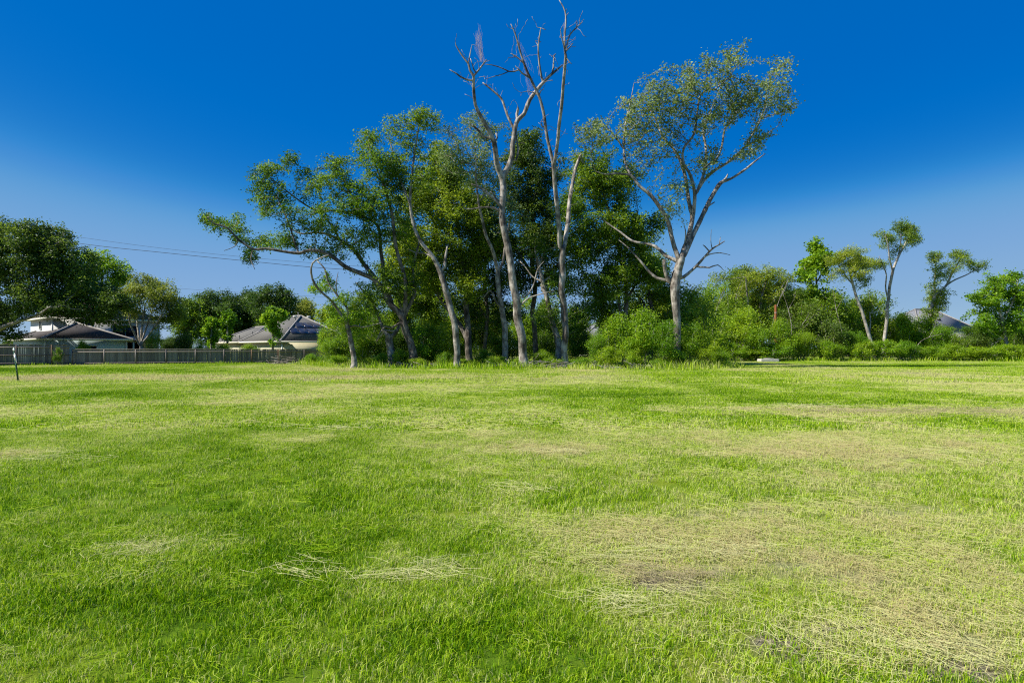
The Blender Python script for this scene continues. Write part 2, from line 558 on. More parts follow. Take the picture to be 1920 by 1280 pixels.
def strands(n, rad, l0, l1, w, height, seed, v0=0.25, vs=0.3, mat=None, aspect=1.0, align=None, bundles=0):
    """cut stalks lying about"""
    r = np.random.default_rng(seed)
    c = np.stack([r.normal(0, rad * 0.5, n) * (1 + (r.random(n) > .8) * 1.2), r.normal(0, rad * 0.5 * aspect, n) * (1 + (r.random(n) > .75) * 1.3), r.random(n) ** 1.6 * height + 0.008], -1)
    a = r.random(n) * 6.283 if align is None else align + r.normal(0, 0.5, n)
    l = l0 + (l1 - l0) * r.random(n) ** 2.2
    if bundles:
        k = r.integers(0, bundles, n)
        bx_, by_ = r.normal(0, rad * .55, bundles), r.normal(0, rad * .55 * aspect, bundles)
        ba = (r.random(bundles) * 6.283) if align is None else align + r.normal(0, .55, bundles)
        a = ba[k] + r.normal(0, .28, n) + (r.random(n) < .2) * r.normal(0, 1.2, n)
        c[:, 0] = c[:, 0] * .5 + bx_[k]
        c[:, 1] = c[:, 1] * .5 + by_[k]
    t = (r.random(n) - 0.5) * 0.5
    d = np.stack([np.cos(a), np.sin(a), t * height * 6], -1)
    s = np.stack([-np.sin(a), np.cos(a), np.zeros(n)], -1) * w / 2
    bend = np.stack([-np.sin(a), np.cos(a), np.zeros(n)], -1) * (r.normal(0, 0.2, n) * l)[:, None]
    up = np.array([0, 0, 1.0]) * w * 0.4
    p0, p1, p2 = c - d * l[:, None] / 2, c + bend, c + d * l[:, None] / 2
    p1[:, 2] += 0.12 * height
    V = np.stack([p0 - s, p0 + s, p1 + s, p1 - s, p2 + s, p2 - s, p0 + up, p1 + up, p2 + up], 1)
    b = np.arange(n)[:, None] * 9
    Fc = [np.concatenate([b + [0, 3, 7, 6], b + [6, 7, 2, 1], b + [3, 5, 8, 7], b + [7, 8, 4, 2]])]
    v = v0 + (r.random(n) - 0.5) * vs
    V = V.reshape(-1, 3)
    V[:, 2] = np.maximum(V[:, 2], 0.004)
    return mesh_np("strands", V, Fc, mat or M['grass_blade'], {"v": ('FACE', np.tile(v, 4))})


tufts = bpy.data.collections.new("tuft_library")
lib = []
for i in range(4):
    lib.append(blades(75, 0.10, 0.02, 0.075, 0.0042, 0.75, 2, 0.56, 100 + i))
for i in range(2):
    lib.append(strands(34, 0.12, 0.05, 0.17, 0.0032, 0.045, 110 + i, 0.22, 0.4))
for i in range(3):
    lib.append(blades(150, 0.34, 0.025, 0.085, 0.010, 0.7, 2, 0.5, 120 + i))
lib.append(strands(60, 0.4, 0.1, 0.3, 0.009, 0.05, 124, 0.2, 0.35))
for i in range(3):
    lib.append(blades(170, 0.95, 0.03, 0.10, 0.030, 0.7, 1, 0.36, 130 + i))
for i, m_ in enumerate(lib):
    m_.name = "tuft_%02d" % i
    tufts.objects.link(bpy.data.objects.new("tuft_%02d" % i, m_))


def scatter(y0, y1, dens):
    hw_ = lambda y: 0.82 * y * 1.13 + 1.6
    area = 2 * hw_((y0 + y1) / 2) * (y1 - y0)
    n = int(area * dens)
    y = np.sqrt(RNG.random(n * 2) * (y1 ** 2 - y0 ** 2) + y0 ** 2)
    x = (RNG.random(n * 2) * 2 - 1) * hw_(y1)
    k = np.abs(x) < hw_(y)
    return x[k][:n], y[k][:n]


PX, PY, PI_, PS = [], [], [], []
for (y0, y1, dens, greens, straws, s0, s1) in ((1.9, 5.5, 210, (0, 1, 2, 3), (4, 5), 0.7, 1.05), (5.5, 11, 105, (0, 1, 2, 3), (4, 5), 0.95, 1.35),
                                               (11, 26, 16.0, (6, 7, 8), (9,), 0.85, 1.2), (26, 62, 2.6, (10, 11, 12), (9,), 0.85, 1.2), (62, 82, 1.0, (10, 11, 12), (10,), 0.9, 1.3)):
    x, y = scatter(y0, y1, dens)
    d = field(x, y)
    st = RNG.random(len(x)) < np.clip((d - 0.38) * 1.15, 0.03, 0.6)
    sc = s0 + (s1 - s0) * RNG.random(len(x))
    sc *= 0.7 + 0.35 * vnoise(x + 50, y + 50, 1.1) + 0.35 * vnoise(x + 11, y + 17, .3 + .03 * y)
    ii = np.where(st, np.array(straws)[RNG.integers(0, len(straws), len(x))], np.array(greens)[RNG.integers(0, len(greens), len(x))])
    keep = RNG.random(len(x)) > soil_shade_mask(x, y) * 0.6
    PX.append(x[keep]); PY.append(y[keep]); PI_.append(ii[keep]); PS.append(sc[keep])
PX, PY, PI_, PS = map(np.concatenate, (PX, PY, PI_, PS))
npnt = len(PX)
gm = bpy.data.meshes.new("grass")
gm.vertices.add(npnt)
gm.vertices.foreach_set("co", np.stack([PX, PY, gz(PX, PY)], -1).astype(np.float32).ravel())
for nm, arr in (("dry", np.clip(field(PX, PY) + RNG.normal(0, 0.10, npnt), 0, 1)), ("scl", PS), ("rz", RNG.random(npnt) * 6.283)):
    a_ = gm.attributes.new(nm, 'FLOAT', 'POINT')
    a_.data.foreach_set("value", arr.astype(np.float32))
a_ = gm.attributes.new("pick", 'INT', 'POINT')
a_.data.foreach_set("value", PI_.astype(np.int32))
gm.materials.append(M['grass_blade'])
grass = obj("grass", gm)
tag(grass, "short mown green and straw coloured grass covering the field", "grass", kind="stuff")
ng = bpy.data.node_groups.new("scatter_grass", 'GeometryNodeTree')
ng.interface.new_socket("Geometry", in_out='INPUT', socket_type='NodeSocketGeometry')
ng.interface.new_socket("Geometry", in_out='OUTPUT', socket_type='NodeSocketGeometry')
gn, gl = ng.nodes, ng.links
gi, go = gn.new("NodeGroupInput"), gn.new("NodeGroupOutput")
iop = gn.new("GeometryNodeInstanceOnPoints")
iop.inputs["Pick Instance"].default_value = True
ci = gn.new("GeometryNodeCollectionInfo")
ci.inputs["Collection"].default_value = tufts
ci.inputs["Separate Children"].default_value = True
ci.inputs["Reset Children"].default_value = True


def named(nm, typ):
    q = gn.new("GeometryNodeInputNamedAttribute")
    q.data_type = typ
    q.inputs["Name"].default_value = nm
    return [s_ for s_ in q.outputs if s_.enabled and s_.name == "Attribute"][0]


cxyz = gn.new("ShaderNodeCombineXYZ")
e2r = gn.new("FunctionNodeEulerToRotation")
gl.new(gi.outputs[0], iop.inputs["Points"])
gl.new(ci.outputs[0], iop.inputs["Instance"])
gl.new(named("pick", 'INT'), iop.inputs["Instance Index"])
gl.new(named("rz", 'FLOAT'), cxyz.inputs["Z"])
gl.new(cxyz.outputs[0], e2r.inputs[0])
gl.new(e2r.outputs[0], iop.inputs["Rotation"])
gl.new(named("scl", 'FLOAT'), iop.inputs["Scale"])
gl.new(iop.outputs[0], go.inputs[0])
md = grass.modifiers.new("scatter", 'NODES')
md.node_group = ng


# ------------------------------------------------------------------ tree machinery
def catmull(P, step):
    """P: (n,4) x y z r -> resampled"""
    P = np.asarray(P, float)
    if len(P) < 3:
        n = max(2, int(np.linalg.norm(P[-1, :3] - P[0, :3]) / step) + 1)
        return P[0] + (P[-1] - P[0]) * np.linspace(0, 1, n)[:, None]
    Q = np.vstack([2 * P[0] - P[1], P, 2 * P[-1] - P[-2]])
    out = []
    for i in range(1, len(Q) - 2):
        n = max(1, int(round(np.linalg.norm(Q[i + 1, :3] - Q[i, :3]) / step)))
        t = (np.arange(n) / n)[:, None]
        out.append(0.5 * (2 * Q[i] + (Q[i + 1] - Q[i - 1]) * t + (2 * Q[i - 1] - 5 * Q[i] + 4 * Q[i + 1] - Q[i + 2]) * t ** 2
                          + (3 * Q[i] - Q[i - 1] - 3 * Q[i + 1] + Q[i + 2]) * t ** 3))
    out.append(P[-1:])
    return np.vstack(out)


def tube(pos, par, rad, edges_child, k, main):
    """frusta for each node in edges_child (joined to its parent)"""
    ch = np.asarray(edges_child)
    if len(ch) == 0:
        return None
    p = par[ch]
    t = pos[ch] - pos[p]
    t /= np.linalg.norm(t, axis=1)[:, None] + 1e-9
    gp = par[p]
    has = (gp >= 0) & (main[p] == ch)
    tp = t.copy()
    tt = pos[p] - pos[np.maximum(gp, 0)]
    tt /= np.linalg.norm(tt, axis=1)[:, None] + 1e-9
    tp[has] = t[has] + tt[has]
    mc = main[ch]
    te = t.copy()
    hm = mc >= 0
    t2 = pos[np.maximum(mc, 0)] - pos[ch]
    t2 /= np.linalg.norm(t2, axis=1)[:, None] + 1e-9
    te[hm] = t[hm] + t2[hm]

    def frame(tv):
        tv = tv / (np.linalg.norm(tv, axis=1)[:, None] + 1e-9)
        ref = np.array([0.31, 0.93, 0.17])
        a = np.cross(tv, ref)
        a /= np.linalg.norm(a, axis=1)[:, None] + 1e-9
        return a, np.cross(tv, a)
    rp = np.where(main[p] == ch, rad[p], rad[ch] * 1.15)
    ang = np.arange(k) * 2 * np.pi / k
    a0, b0 = frame(tp)
    a1, b1 = frame(te)
    R0 = pos[p][:, None] + rp[:, None, None] * (a0[:, None] * np.cos(ang)[None, :, None] + b0[:, None] * np.sin(ang)[None, :, None])
    R1 = pos[ch][:, None] + rad[ch][:, None, None] * (a1[:, None] * np.cos(ang)[None, :, None] + b1[:, None] * np.sin(ang)[None, :, None])
    V = np.concatenate([R0, R1], 1).reshape(-1, 3)
    b = np.arange(len(ch))[:, None] * (2 * k)
    Fc = []
    for j in range(k):
        j2 = (j + 1) % k
        Fc.append(b + [j, j2, k + j2, k + j])
    caps = []
    tips = np.where(mc < 0)[0]
    if k >= 4 and len(tips):
        caps = [(tips[:, None] * (2 * k)) + (k + np.arange(k))[None, :]]
    return V, [np.concatenate(Fc)] + caps


def leaves_mesh(name, C, n_each, sigma, size, mat, seed, droop=0.2, clumpv=None, narrow=0.5, flat=0.7):
    r = np.random.default_rng(seed)
    n = len(C) * n_each
    c = np.repeat(C, n_each, 0) + r.normal(0, 1, (n, 3)) * np.array([sigma, sigma, sigma * flat])
    L = size * (0.6 + 0.8 * r.random(n))
    d = r.normal(0, 1, (n, 3))
    d[:, 2] = d[:, 2] * 0.6 - droop
    d /= np.linalg.norm(d, axis=1)[:, None]
    u = r.normal(0, 1, (n, 3))
    u[:, 2] += 0.9
    s = np.cross(d, u)
    s /= np.linalg.norm(s, axis=1)[:, None] + 1e-9
    nn = np.cross(s, d)
    wd = (L * narrow * 0.5)[:, None]
    d = d * L[:, None]
    fold = nn * (L * 0.08)[:, None]
    V = np.stack([c - d * .5, c - d * 0.05 + s * wd + fold, c + d * .5, c - d * 0.05 - s * wd + fold], 1).reshape(-1, 3)
    b = np.arange(n)[:, None] * 4
    cv = np.repeat(r.normal(0, 0.16, len(C)) if clumpv is None else clumpv, n_each)
    v = np.clip(0.45 + cv + r.normal(0, 0.2, n), 0, 1)
    V[:, 2] = np.maximum(V[:, 2], 0.02)
    return mesh_np(name, V, np.concatenate([b + [0, 1, 2], b + [0, 2, 3]]), mat, {"v": ('FACE', np.concatenate([v, v]))})


def colonise(pos, par, A, step, kill, r, maxit=140, up=0.05):
    pos = [np.asarray(pos, float)]
    par = [np.asarray(par, int)]
    P = pos[0]
    d2 = ((A[:, None, :] - P[None]) ** 2).sum(-1)
    near = d2.argmin(1)
    dist = np.sqrt(d2[np.arange(len(A)), near])
    tips = []
    stale = np.zeros(len(A), int)
    for it in range(maxit):
        alive = dist > kill
        if not alive.all():
            for j in np.where(~alive)[0]:
                tips.append(near[j])
            A, near, dist, stale = A[alive], near[alive], dist[alive], stale[alive]
        if len(A) == 0:
            break
        un, inv = np.unique(near, return_inverse=True)
        dv = (A - P[near]) / dist[:, None]
        S = np.zeros((len(un), 3))
        np.add.at(S, inv, dv)
        S /= np.linalg.norm(S, axis=1)[:, None] + 1e-9
        S += r.normal(0, 0.22, S.shape)
        S[:, 2] += up
        S /= np.linalg.norm(S, axis=1)[:, None] + 1e-9
        new = P[un] + S * step
        base = len(P)
        par.append(un)
        P = np.vstack([P, new])
        dn = ((A[:, None, :] - new[None]) ** 2).sum(-1)
        j = dn.argmin(1)
        dj = np.sqrt(dn[np.arange(len(A)), j])
        better = dj < dist - 0.02
        stale = np.where(better, 0, stale + 1)
        near = np.where(better, base + j, near)
        dist = np.where(better, dj, dist)
        k = stale < 3
        A, near, dist, stale = A[k], near[k], dist[k], stale[k]
    return P, np.concatenate(par)


DENS, LEAFX = 4.6, 2.3


def clump(A, scale, keep, r):
    """thin a cloud of leaf sites into uneven clumps with gaps between"""
    o = r.random(4) * 50
    q = (vnoise(A[:, 0] + .35 * A[:, 1] + o[0], A[:, 2] + .3 * A[:, 1] + o[1], scale) + .8 * vnoise(A[:, 1] - .3 * A[:, 2] + o[2], A[:, 0] + .4 * A[:, 2] + o[3], scale * .8)
         + .5 * vnoise(A[:, 0] + o[2], A[:, 2] - A[:, 1] + o[0], scale * .4))
    A = A[q > np.quantile(q, 1 - keep)]
    return A[A[:, 2] > 0.3]


def ell_points(blobs, D, dens, r):
    """attractors in ellipsoids given in photo pixels; denser towards the shell"""
    out = []
    for b in blobs:
        px, py, rx, ry = b[:4]
        k = b[4] if len(b) > 4 else 1.0
        dd = b[5] if len(b) > 5 else r.normal(0, 0.6)
        s = D / F
        RX, RY = rx * s, ry * s
        RD = 0.5 * (RX + RY)
        n = max(30, int(1.45 * DENS * dens * k * (RX * RY * RD) ** 0.72 * 4.2))
        q = r.normal(0, 1, (n, 3))
        q /= np.linalg.norm(q, axis=1)[:, None]
        q *= (r.random(n) ** 0.42)[:, None] * (1 + r.normal(0, 0.1, n) + (r.random(n) < .14) * r.random(n) * .65)[:, None]
        c = at(px, py, D + dd)
        out.append(c + q * [RX, RD, RY])
    A = np.vstack(out)
    return clump(A, 0.017 * D, 0.74, r)


def tree(name, label, cat, D, limbs, blobs, leaf, bark, group=None, dens=1.0, n_each=9, sigma=0.26, size=0.13,
         step=0.45, kill=0.5, seed=1, droop=0.2, twig='twig', tip=0.014, part_names=None, narrow=0.5, dead_twigs=0, leafk=1.0):
    """limbs: lists of (px, py, width_px [, depth offset]); the first is the trunk, standing on the ground"""
    r = np.random.default_rng(seed)
    s = D / F
    pos, par, rad, grp = [], [], [], []
    for li, lb in enumerate(limbs):
        slope = 0 if li == 0 else r.uniform(-0.75, 0.75)
        pts = []
        p0 = lb[0]
        for q in lb:
            off = q[3] if len(q) > 3 else slope * math.hypot(q[0] - p0[0], q[1] - p0[1]) * s * 0.6
            # off is added below to the joint's own depth
            pts.append([q[0], q[1], off, q[2] * s / 2])
        pts = np.array(pts)
        if li == 0:
            base = D
        else:
            # depth of the joint: nearest existing node in the picture plane
            P = np.array(pos)
            ipx = CX + P[:, 0] * F / P[:, 1]
            ipy = HOR - (P[:, 2] - CAMH) * F / P[:, 1]
            j = int(np.argmin((ipx - pts[0, 0]) ** 2 + (ipy - pts[0, 1]) ** 2))
            base = P[j, 1]
        W_ = np.array([[*at(a, b, base + o), w] for a, b, o, w in pts])
        if li == 0:
            W_[0, 2] = -0.15
        W_ = catmull(W_, 0.35)
        jit = r.normal(0, 1, (len(W_) + 6, 3))
        jit = (jit[:-6] + 2 * jit[1:-5] + 3 * jit[2:-4] + 3 * jit[3:-3] + 2 * jit[4:-2] + jit[5:-1]) / 5.3 * (W_[:, 3] * 0.17)[:, None]
        jit[0] = 0
        W_[:, :3] += jit
        W_[:, 3] *= 1 + r.normal(0, 0.02, len(W_)) + (r.random(len(W_)) < .06) * r.uniform(.05, .16, len(W_))
        if li == 0:
            h = W_[:, 2]
            W_[:, 3] *= 1 + 0.55 * np.exp(-np.clip(h, 0, None) / 0.35)
            start = -1
        else:
            start = j
        for q in W_[(0 if li == 0 else 1):]:
            pos.append(q[:3]); par.append(start); rad.append(max(q[3], 0.012)); grp.append(li)
            start = len(pos) - 1
    n0 = len(pos)
    rad0 = np.array(rad)
    if blobs:
        A = ell_points(blobs, D, dens, r)
        P, PR = colonise(np.array(pos), np.array(par), A, step * .72, kill * .66, r)
    else:
        A = None
        P, PR = np.array(pos), np.array(par)
        cand = np.where((rad0 < .16) & (P[:, 2] > 9))[0]
        ext, epar = [], []
        for i in r.choice(cand, dead_twigs) if dead_twigs else ():
            d = r.normal(0, 1, 3) + [0, 0, .9]
            d /= np.linalg.norm(d)
            q, prev = P[i], i
            for k in range(r.integers(2, 6)):
                q = q + d * r.uniform(.15, .3)
                d = d + r.normal(0, .35, 3)
                d /= np.linalg.norm(d)
                ext.append(q); epar.append(prev); prev = n0 + len(ext) - 1
        if ext:
            P, PR = np.vstack([P, ext]), np.concatenate([PR, epar])
    n = len(P)
    # pipe model radii
    acc = np.zeros(n)
    e = 2.4
    kids = np.zeros(n, int)
    R = np.zeros(n)
    main = np.full(n, -1)
    best = np.zeros(n)
    for i in range(n - 1, -1, -1):
        R[i] = tip if kids[i] == 0 else acc[i] ** (1 / e)
        if i < n0:
            R[i] = rad0[i]
        p = PR[i]
        if p >= 0:
            acc[p] += R[i] ** e if i >= n0 else 0
            kids[p] += 1
            sc_ = R[i] + (10 if (i < n0 and grp[i] == grp[p]) else 0)
            if sc_ > best[p]:
                best[p] = sc_
                main[p] = i
    for i in range(n0, n):                       # a grown branch is never thicker than what carries it
        R[i] = min(R[i], R[PR[i]] * 0.85 if main[PR[i]] != i else R[PR[i]])
    root = empty(name, (P[0, 0], P[0, 1], 0))
    tag(root, label, cat, group)
    org = np.array([P[0, 0], P[0, 1], 0])
    G = np.array(grp)
    for li in range(len(limbs)):
        ids = np.where(G == li)[0]
        ids = ids[PR[ids] >= 0]
        T = tube(P - org, PR, R, ids, 10 if li == 0 else 7, main)
        if T:
            nm = "trunk" if li == 0 else "limb"
            if part_names and li in part_names:
                nm = part_names[li]
            obj(nm, mesh_np(name + "_" + nm, T[0], T[1], M[bark], None, True), root)
    if n > n0:
        ids = np.arange(n0, n)
        T = tube(P - org, PR, R, ids, 4, main)
        o = obj("branches", mesh_np(name + "_branches", T[0], T[1], M[twig], None, True), root)
        o["kind"] = "stuff"
    if A is not None and n_each > 0 and leaf:
        thin = np.where((R[n0:] < tip * 3.2) & (r.random(n - n0) < 0.9 * leafk))[0] + n0
        C = np.vstack([P[thin], A[r.random(len(A)) < 0.8 * leafk]])
        big = vnoise(C[:, 0] * 1.0 + seed * 7, C[:, 2] + C[:, 1], 1.5) - 0.5
        o = obj("crown", leaves_mesh(name + "_crown", C - org, int(n_each * LEAFX), sigma * .8, size * 1.12, M[leaf], seed + 5, droop, big * 0.75 + r.normal(0, .12, len(C)), narrow), root)
        o["kind"] = "stuff"
    return root


# ------------------------------------------------------------------ the grove
dead_a = tree("dead_tree", "tall bare dead tree with curling leafless limbs, left of the two dead trunks", "tree", 46.5, [
    [(984, 690, 17), (979, 646, 16), (972, 606, 16), (966, 553, 15), (958, 500, 14), (950, 446, 13), (943, 407, 12.5), (944, 357, 12), (943, 332, 12)],
    [(943, 332, 11), (932, 304, 10), (926, 270, 9), (916, 245, 8), (901, 217, 7), (891, 197, 6), (888, 169, 5.5), (888, 143, 5)],
    [(943, 332, 11), (954, 315, 11), (961, 292, 10), (960, 276, 9.5), (964, 247, 9), (970, 225, 8.5), (982, 214, 8), (993, 188, 7.5), (1005, 172, 7), (1019, 155, 6.5), (1030, 143, 5.5), (1041, 134, 4.5), (1055, 122, 3)],
    [(888, 155, 4), (876, 150, 3.5), (864, 145, 3), (855, 138, 2.5), (843, 131, 1.2)],
    [(888, 143, 4.5), (881, 132, 4), (878, 119, 3.5), (872, 112, 3.2), (861, 97, 2.6), (854, 84, 1.5)],
    [(878, 119, 2.5), (881, 104, 2), (885, 84, 1.2)],
    [(888, 143, 4), (898, 131, 3.2), (908, 118, 2.6), (912, 112, 1.5)],
    [(890, 137, 2.4), (886, 122, 2), (882, 110, 1.2)],
    [(922, 262, 5), (906, 256, 4.5), (898, 246, 4), (887, 236, 3)],
    [(965, 244, 5), (951, 217, 4.6), (945, 198, 4.2), (939, 184, 4), (923, 169, 3.4), (912, 160, 3), (905, 155, 2)],
    [(1018, 156, 4.5), (1014, 135, 4), (1010, 112, 3.5), (1009, 87, 3), (1012, 66, 2.5), (1014, 53, 2)],
    [(1014, 56, 1.8), (1019, 55, 1.4), (1023, 56, 1)], [(1013, 54, 1.6), (1009, 52, 1.2), (1006, 50, .8)],
    [(1037, 138, 3.5), (1038, 118, 3), (1039, 104, 2.4), (1042, 101, 1.5)],
    [(969, 226, 6), (970, 214, 5.5), (972, 205, 5)],
    [(959, 296, 5), (967, 301, 4.5), (971, 281, 3.5), (968, 253, 2.5)],
    [(943, 400, 6), (925, 390, 4.5), (903, 389, 3.5), (885, 392, 2.5), (872, 392, 1.5)],
    [(942, 390, 6), (925, 372, 5), (908, 358, 4), (897, 350, 3), (884, 345, 1.8)],
    [(940, 388, 4), (920, 360, 2.6), (905, 372, 1.8), (893, 380, 1)],
    [(966, 556, 5), (985, 556, 3), (1000, 535, 2.4), (1008, 505, 1.8), (1020, 490, 1)],
    [(968, 580, 5), (990, 560, 3), (1012, 552, 2.2), (1040, 545, 1.2)],
    [(1009, 87, 2), (1005, 80, 1.4), (1004, 76, .8)],
    [(926, 268, 4), (932, 258, 3.4), (930, 250, 3)]], None, None, 'bark_dead', seed=21, dead_twigs=70)
dead_b = tree("dead_tree", "tallest bare dead tree, straight twin stems reaching the top of the sky", "tree", 47.5, [
    [(1059, 688, 12), (1059, 632, 12), (1056, 579, 12.5), (1054, 513, 13), (1053, 486, 13), (1054, 468, 12)],
    [(1052, 470, 9), (1050, 446, 9), (1047, 407, 8.5), (1042, 354, 8), (1038, 309, 7.5)],
    [(1056, 470, 8), (1060, 446, 8), (1065, 412, 8), (1070, 370, 7.5), (1078, 323, 7), (1084, 305, 6), (1089, 289, 4)],
    [(1038, 309, 6), (1031, 281, 6), (1024, 247, 5.6), (1019, 208, 5.3), (1012, 180, 5), (999, 155, 4.6), (985, 129, 4), (974, 93, 3.2), (967, 65, 2.6), (958, 45, 1.4)],
    [(1039, 309, 6), (1045, 270, 6.2), (1050, 233, 6), (1054, 183, 5.6), (1057, 141, 5.3), (1061, 107, 5)],
    [(1061, 107, 3.8), (1059, 79, 3.3), (1061, 42, 2.8), (1060, 22, 2.4), (1053, 7, 1.8), (1046, -4, 1)],
    [(1061, 100, 3.4), (1063, 84, 3), (1069, 65, 2.6), (1081, 52, 2), (1093, 41, 1)],
    [(1080, 53, 1.8), (1081, 42, 1)], [(1068, 66, 1.8), (1069, 55, 1)],
    [(1061, 98, 2.6), (1058, 87, 2.2), (1053, 70, 1.8), (1051, 57, 1.2)],
    [(1063, 98, 2.2), (1068, 90, 1.8), (1074, 82, 1)], [(1061, 112, 2.4), (1068, 117, 1.8), (1072, 120, 1)],
    [(1060, 24, 1.6), (1063, 17, 1), ], [(1061, 30, 1.6), (1066, 24, 1)],
    [(994, 146, 3.4), (979, 138, 3), (973, 131, 2.4), (966, 124, 1.2)],
    [(980, 116, 2.6), (968, 107, 2.2), (960, 102, 1.8), (957, 101, 1)], [(968, 107, 1.8), (960, 108, 1.2), (953, 108, .8)],
    [(975, 134, 2.4), (954, 134, 2.2), (944, 129, 2), (934, 125, 1.8), (922, 122, 1.6), (911, 121, 1)],
    [(954, 134, 1.8), (943, 139, 1.6), (932, 142, 1.4), (909, 149, .9)],
    [(1012, 180, 2.4), (1000, 174, 1.8), (990, 171, 1.4), (977, 174, .8)],
    [(1022, 240, 3), (1017, 238, 2.4), (1014, 229, 1.6)], [(1010, 178, 2.6), (1014, 170, 2), (1018, 168, 1)],
    [(971, 78, 1.6), (974, 85, 1.2), (972, 66, .8)],
    [(1086, 300, 2), (1093, 306, 1.6), (1098, 305, 1)], [(1088, 292, 1.8), (1092, 300, 1.2), (1097, 310, .8)]], None, None, 'bark_dead', seed=22, dead_twigs=80)


def tendrils(parent, px0, py0, px1, py1, n, D, seed, spread=5):
    """thin dry vines hanging from the dead limbs"""
    r = np.random.default_rng(seed)
    s = D / F
    pos, par = [], []
    for i in range(n):
        a = at(px0 + r.normal(0, spread * .3), py0 + r.normal(0, 2), D) + [0, r.normal(0, .15), 0]
        b = at(px1 + r.normal(0, spread), py1 + r.normal(0, 6), D) + [0, r.normal(0, .3), 0]
        m_ = (a + b) / 2 + r.normal(0, .12, 3)
        prev = -1
        for q in (a, (a + m_) / 2 + r.normal(0, .05, 3), m_, (b + m_) / 2 + r.normal(0, .08, 3), b):
            pos.append(q); par.append(prev); prev = len(pos) - 1
    pos, par = np.array(pos) - np.array(parent.location), np.array(par)
    main = np.full(len(pos), -1)
    main[par[par >= 0]] = np.where(par >= 0)[0]
    T = tube(pos, par, np.full(len(pos), .0055), np.where(par >= 0)[0], 3, main)
    o = obj("dry_vine", mesh_np("dry_vine", T[0], T[1], M['moss']), parent)
    o["kind"] = "stuff"


tendrils(dead_a, 902, 112, 897, 62, 26, 46.5, 3, 4)
tendrils(dead_a, 908, 118, 893, 78, 10, 46.5, 4, 3)
tendrils(dead_b, 974, 82, 994, 140, 10, 47.5, 5, 4)
tendrils(dead_b, 985, 129, 995, 172, 14, 47.5, 6, 5)

